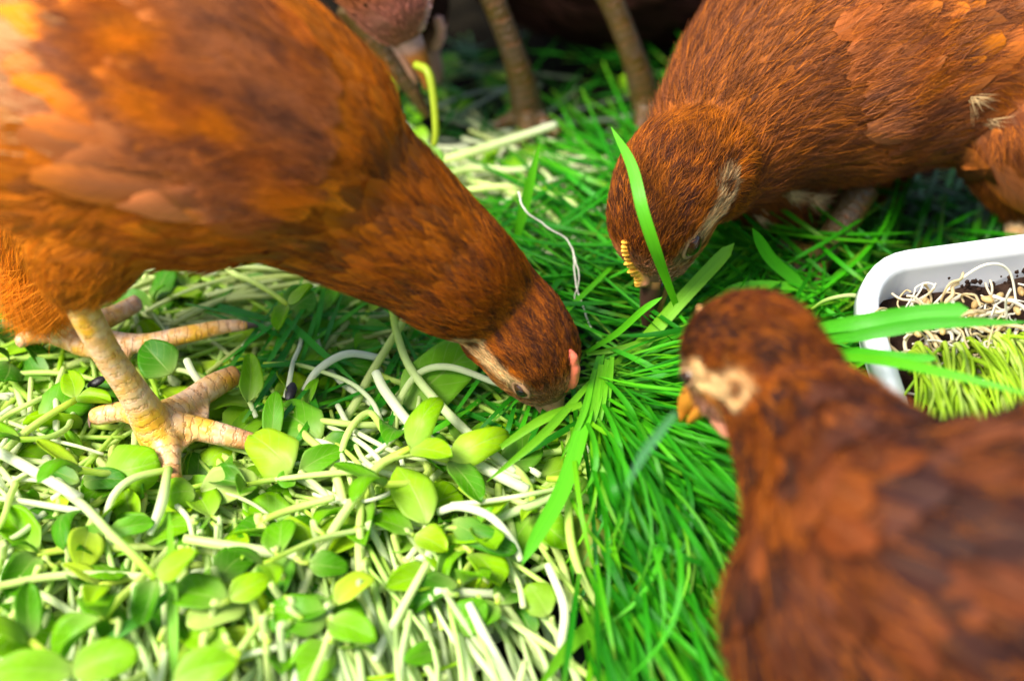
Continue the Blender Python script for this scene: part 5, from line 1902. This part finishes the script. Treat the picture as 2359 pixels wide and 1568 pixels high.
def thread(label, pts, r, name='root_thread'):
    P = catmull(np.array([at(u, v, z=z) for u, v, z in pts]), 40)
    P = P + np.stack([vnoise(P, 400, 61), vnoise(P, 400, 62), vnoise(P, 400, 63)], 1) * .0008
    v, f, _ = tube(P, np.linspace(r, r * .6, 40), 6)
    return tag(mesh(name, v, f, MAT["root"], None, P[0]), label, "root")


thread('long white root thread hanging between the two pecking heads', [(1193, 440, .045), (1212, 485, .040), (1262, 525, .034), (1312, 562, .028), (1325, 640, .020), (1362, 755, .010)], .00045)
thread('second thin root branching beside the long white thread', [(1318, 580, .026), (1335, 640, .022), (1325, 700, .014)], .0003)

# ------------------------------------------------------------------ white tray with the tipped turf of wheatgrass
c0 = at(1948, 592, z=.062)
c1 = at(2420, 528, z=.062)
c2 = at(2028, 880, z=.036)
ex = nrm(c1 - c0); ey = nrm(np.cross((0, 0, 1.0), ex)); ez = np.cross(ex, ey)
TILT = math.radians(26)
ey, ez = ey * math.cos(TILT) + ez * math.sin(TILT), ez * math.cos(TILT) - ey * math.sin(TILT)
tl, tw_ = .26, .135
Rm = np.column_stack([ex, ey, ez])
wt, V_ = ray_tray(.009, tl, -tw_, -.009, -.036, .0, .002, .016, 'white_tray', MAT['tray'], None, None, .0062)
me = wt.data
co = np.empty(len(me.vertices) * 3); me.vertices.foreach_get('co', co)
co = co.reshape(-1, 3) @ Rm.T
me.vertices.foreach_set('co', co.ravel()); me.update()
wt.location = c0
tag(wt, 'white plastic tray with rounded rim and soil specks at the right edge', 'tray')
TR = lambda x, y, z: c0 + Rm @ np.array((x, y, z), float)
# soil block
sb = MB()
nx, ny = 60, 34
V = []
for j in range(ny):
    for i in range(nx):
        x = .012 + (tl - .016) * i / (nx - 1); y = -.012 - (tw_ - .018) * j / (ny - 1)
        z = -.016 + .004 * noise.noise((x * 90, y * 90, 1)) + .003 * noise.noise((x * 260, y * 260, 3))
        V.append(TR(x, y, z))
sb.add(V, [(j * nx + i, (j + 1) * nx + i, (j + 1) * nx + i + 1, j * nx + i + 1) for j in range(ny - 1) for i in range(nx - 1)])
tag(sb.build('potting_soil', MAT['soil'], None, c0), 'dark crumbly potting soil filling the white tray', 'soil', kind='stuff')
# soil crumbs on the wall
cr = MB()
for i in range(110):
    x = random.uniform(.03, .2); y = -.0105 - random.random() ** 2 * .006; z = -.014 + random.random() ** 1.6 * .012
    s = random.uniform(.0003, .0013)
    v, f = sphere(TR(x, y - .0015, z), (s, s * .7, s), 7, 5)
    cr.add(v + rng.normal(0, s * .15, v.shape), f)
tag(cr.build('soil_crumbs', MAT['soil'], None, c0), 'specks of soil on the inside wall of the white tray', 'soil', kind='stuff')
# pale bases of the wheatgrass leaning out toward the front, roots on top
pg = MB()
for i in range(820):
    x = random.uniform(.014, .21); y0 = -.036 - abs(random.gauss(0, .016))
    ln = random.uniform(.045, .085)
    p0 = TR(x, y0, -.012 + random.uniform(0, .006))
    lean = random.gauss(.0, .22); ln *= random.choice((1, 1, 1, .6))
    P = catmull(np.array([p0, p0 + np.array((lean * .01, -.008, .008)), p0 + np.array((lean * .03, -ln * .55, .006 + random.uniform(-.004, .008))), p0 + np.array((lean * .09, -ln, -.010 + random.uniform(-.006, .012)))]), 12)
    v, f, uv = tube(P, np.linspace(.0009, .0006, 12) * random.uniform(.7, 1.3), 6)
    ca = np.array(random.choice([(.62, .76, .08), (.54, .72, .04), (.74, .80, .24), (.46, .68, .03)])); cb = np.array((.36, .62, .02))
    pg.add(v, f, mixc(ca, cb, uv[:, 1]), uv)
tag(pg.build('pale_grass_stems', MAT['stem_a'], None, c0), 'dense row of pale yellow green wheatgrass stems leaning out of the white tray', 'grass', kind='stuff')
rt = MB()
random.seed(91)
for i in range(430):
    x = random.uniform(.012, .21); y0 = -.022 - abs(random.gauss(0, .016))
    p0 = TR(x, y0, -.010 + random.uniform(0, .012))
    P = [p0]
    d = nrm(rng.normal(0, 1, 3) * np.array((1, .6, .35)))
    for k in range(6):
        d = nrm(d + rng.normal(0, .55, 3) * np.array((1, 1, .5)))
        P.append(P[-1] + d * random.uniform(.002, .0045))
    v, f, uv = tube(catmull(np.array(P), 16), random.choice((.00035, .0004, .0005, .0008)), 5)
    rt.add(v, f, random.choice([(.80, .72, .52), (.72, .58, .32), (.82, .78, .66)]), uv)
for i in range(70):
    x = random.uniform(.014, .2); y0 = -.020 - abs(random.gauss(0, .011))
    v, f = sphere(TR(x, y0, -.006 + random.uniform(0, .004)), (.0026, .0013, .0013), 8, 6, Matrix.Rotation(random.uniform(0, 3), 3, 'Z'))
    rt.add(v, f, random.choice([(.62, .42, .16), (.70, .52, .22)]))
tag(rt.build('wheatgrass_roots', MAT['stem_a'], None, c0), 'matted cream roots and sprouted grains on the soil in the tray', 'roots', kind='stuff')
thread2 = [(1620, 0)]
P = catmull(np.array([TR(.028, -.022, -.010), TR(.036, -.018, .004), TR(.045, -.016, .012), TR(.055, -.018, .008), TR(.060, -.028, -.004)]), 30)
v, f, _ = tube(P, .0005, 6)
tag(mesh('root_thread', v, f, MAT['root'], None, P[0]), 'fine looped root arching up inside the white tray corner', 'root')
# sprouted grain on the tray corner
P = catmull(np.array([at(1870, 712, z=.035), at(1905, 690, z=.043), at(1960, 680, z=.046), at(1990, 690, z=.044), at(2008, 712, z=.0425)]), 20)
root = empty('sprouted_grain', tuple(P[-1]))
v, f, uv = tube(P, np.linspace(.0006, .0011, 20), 8)
mesh('sprout', v, f, MAT['stem_a'], root, P[-1], mixc(np.array((.25, .5, .03)), np.array((.75, .72, .45)), uv[:, 1]), uv)
v, f = sphere(at(2000, 715, z=.0425), (.0045, .0016, .0016), 12, 8, Matrix.Rotation(-.5, 3, 'Z'))
v = v + vnoise(v, 900, 4)[:, None] * .0003
mesh('husk', v, f, MAT['husk'], root, P[-1])
tag(root, 'sprouted brown grain with a green shoot stuck on the tray corner', 'grain')

# ------------------------------------------------------------------ black seed hulls
for (u, v, l, lab, rz) in ((670, 902, .0046, 'black striped seed hull lying among leaves right of the inner toe', 1.45), (222, 880, .004, "black seed hull half hidden behind the left hen's shank", .4)):
    p = at(u, v, z=.007)
    V, F = sphere((0, 0, 0), (l, l * .48, l * .36), 16, 12, Matrix.Rotation(rz, 3, 'Z') @ Matrix.Rotation(-.3, 3, 'Y'))
    V = V * (1 + .05 * vnoise(V, 1500, 7))[:, None]
    tag(mesh('seed_hull', V + p, F, MAT['seed'], None, p), lab, 'seed hull')

# prototypes never used would float: drop them
for o in lying:
    if o.name not in used:
        for ch in list(o.children): bpy.data.objects.remove(ch)
        bpy.data.objects.remove(o)
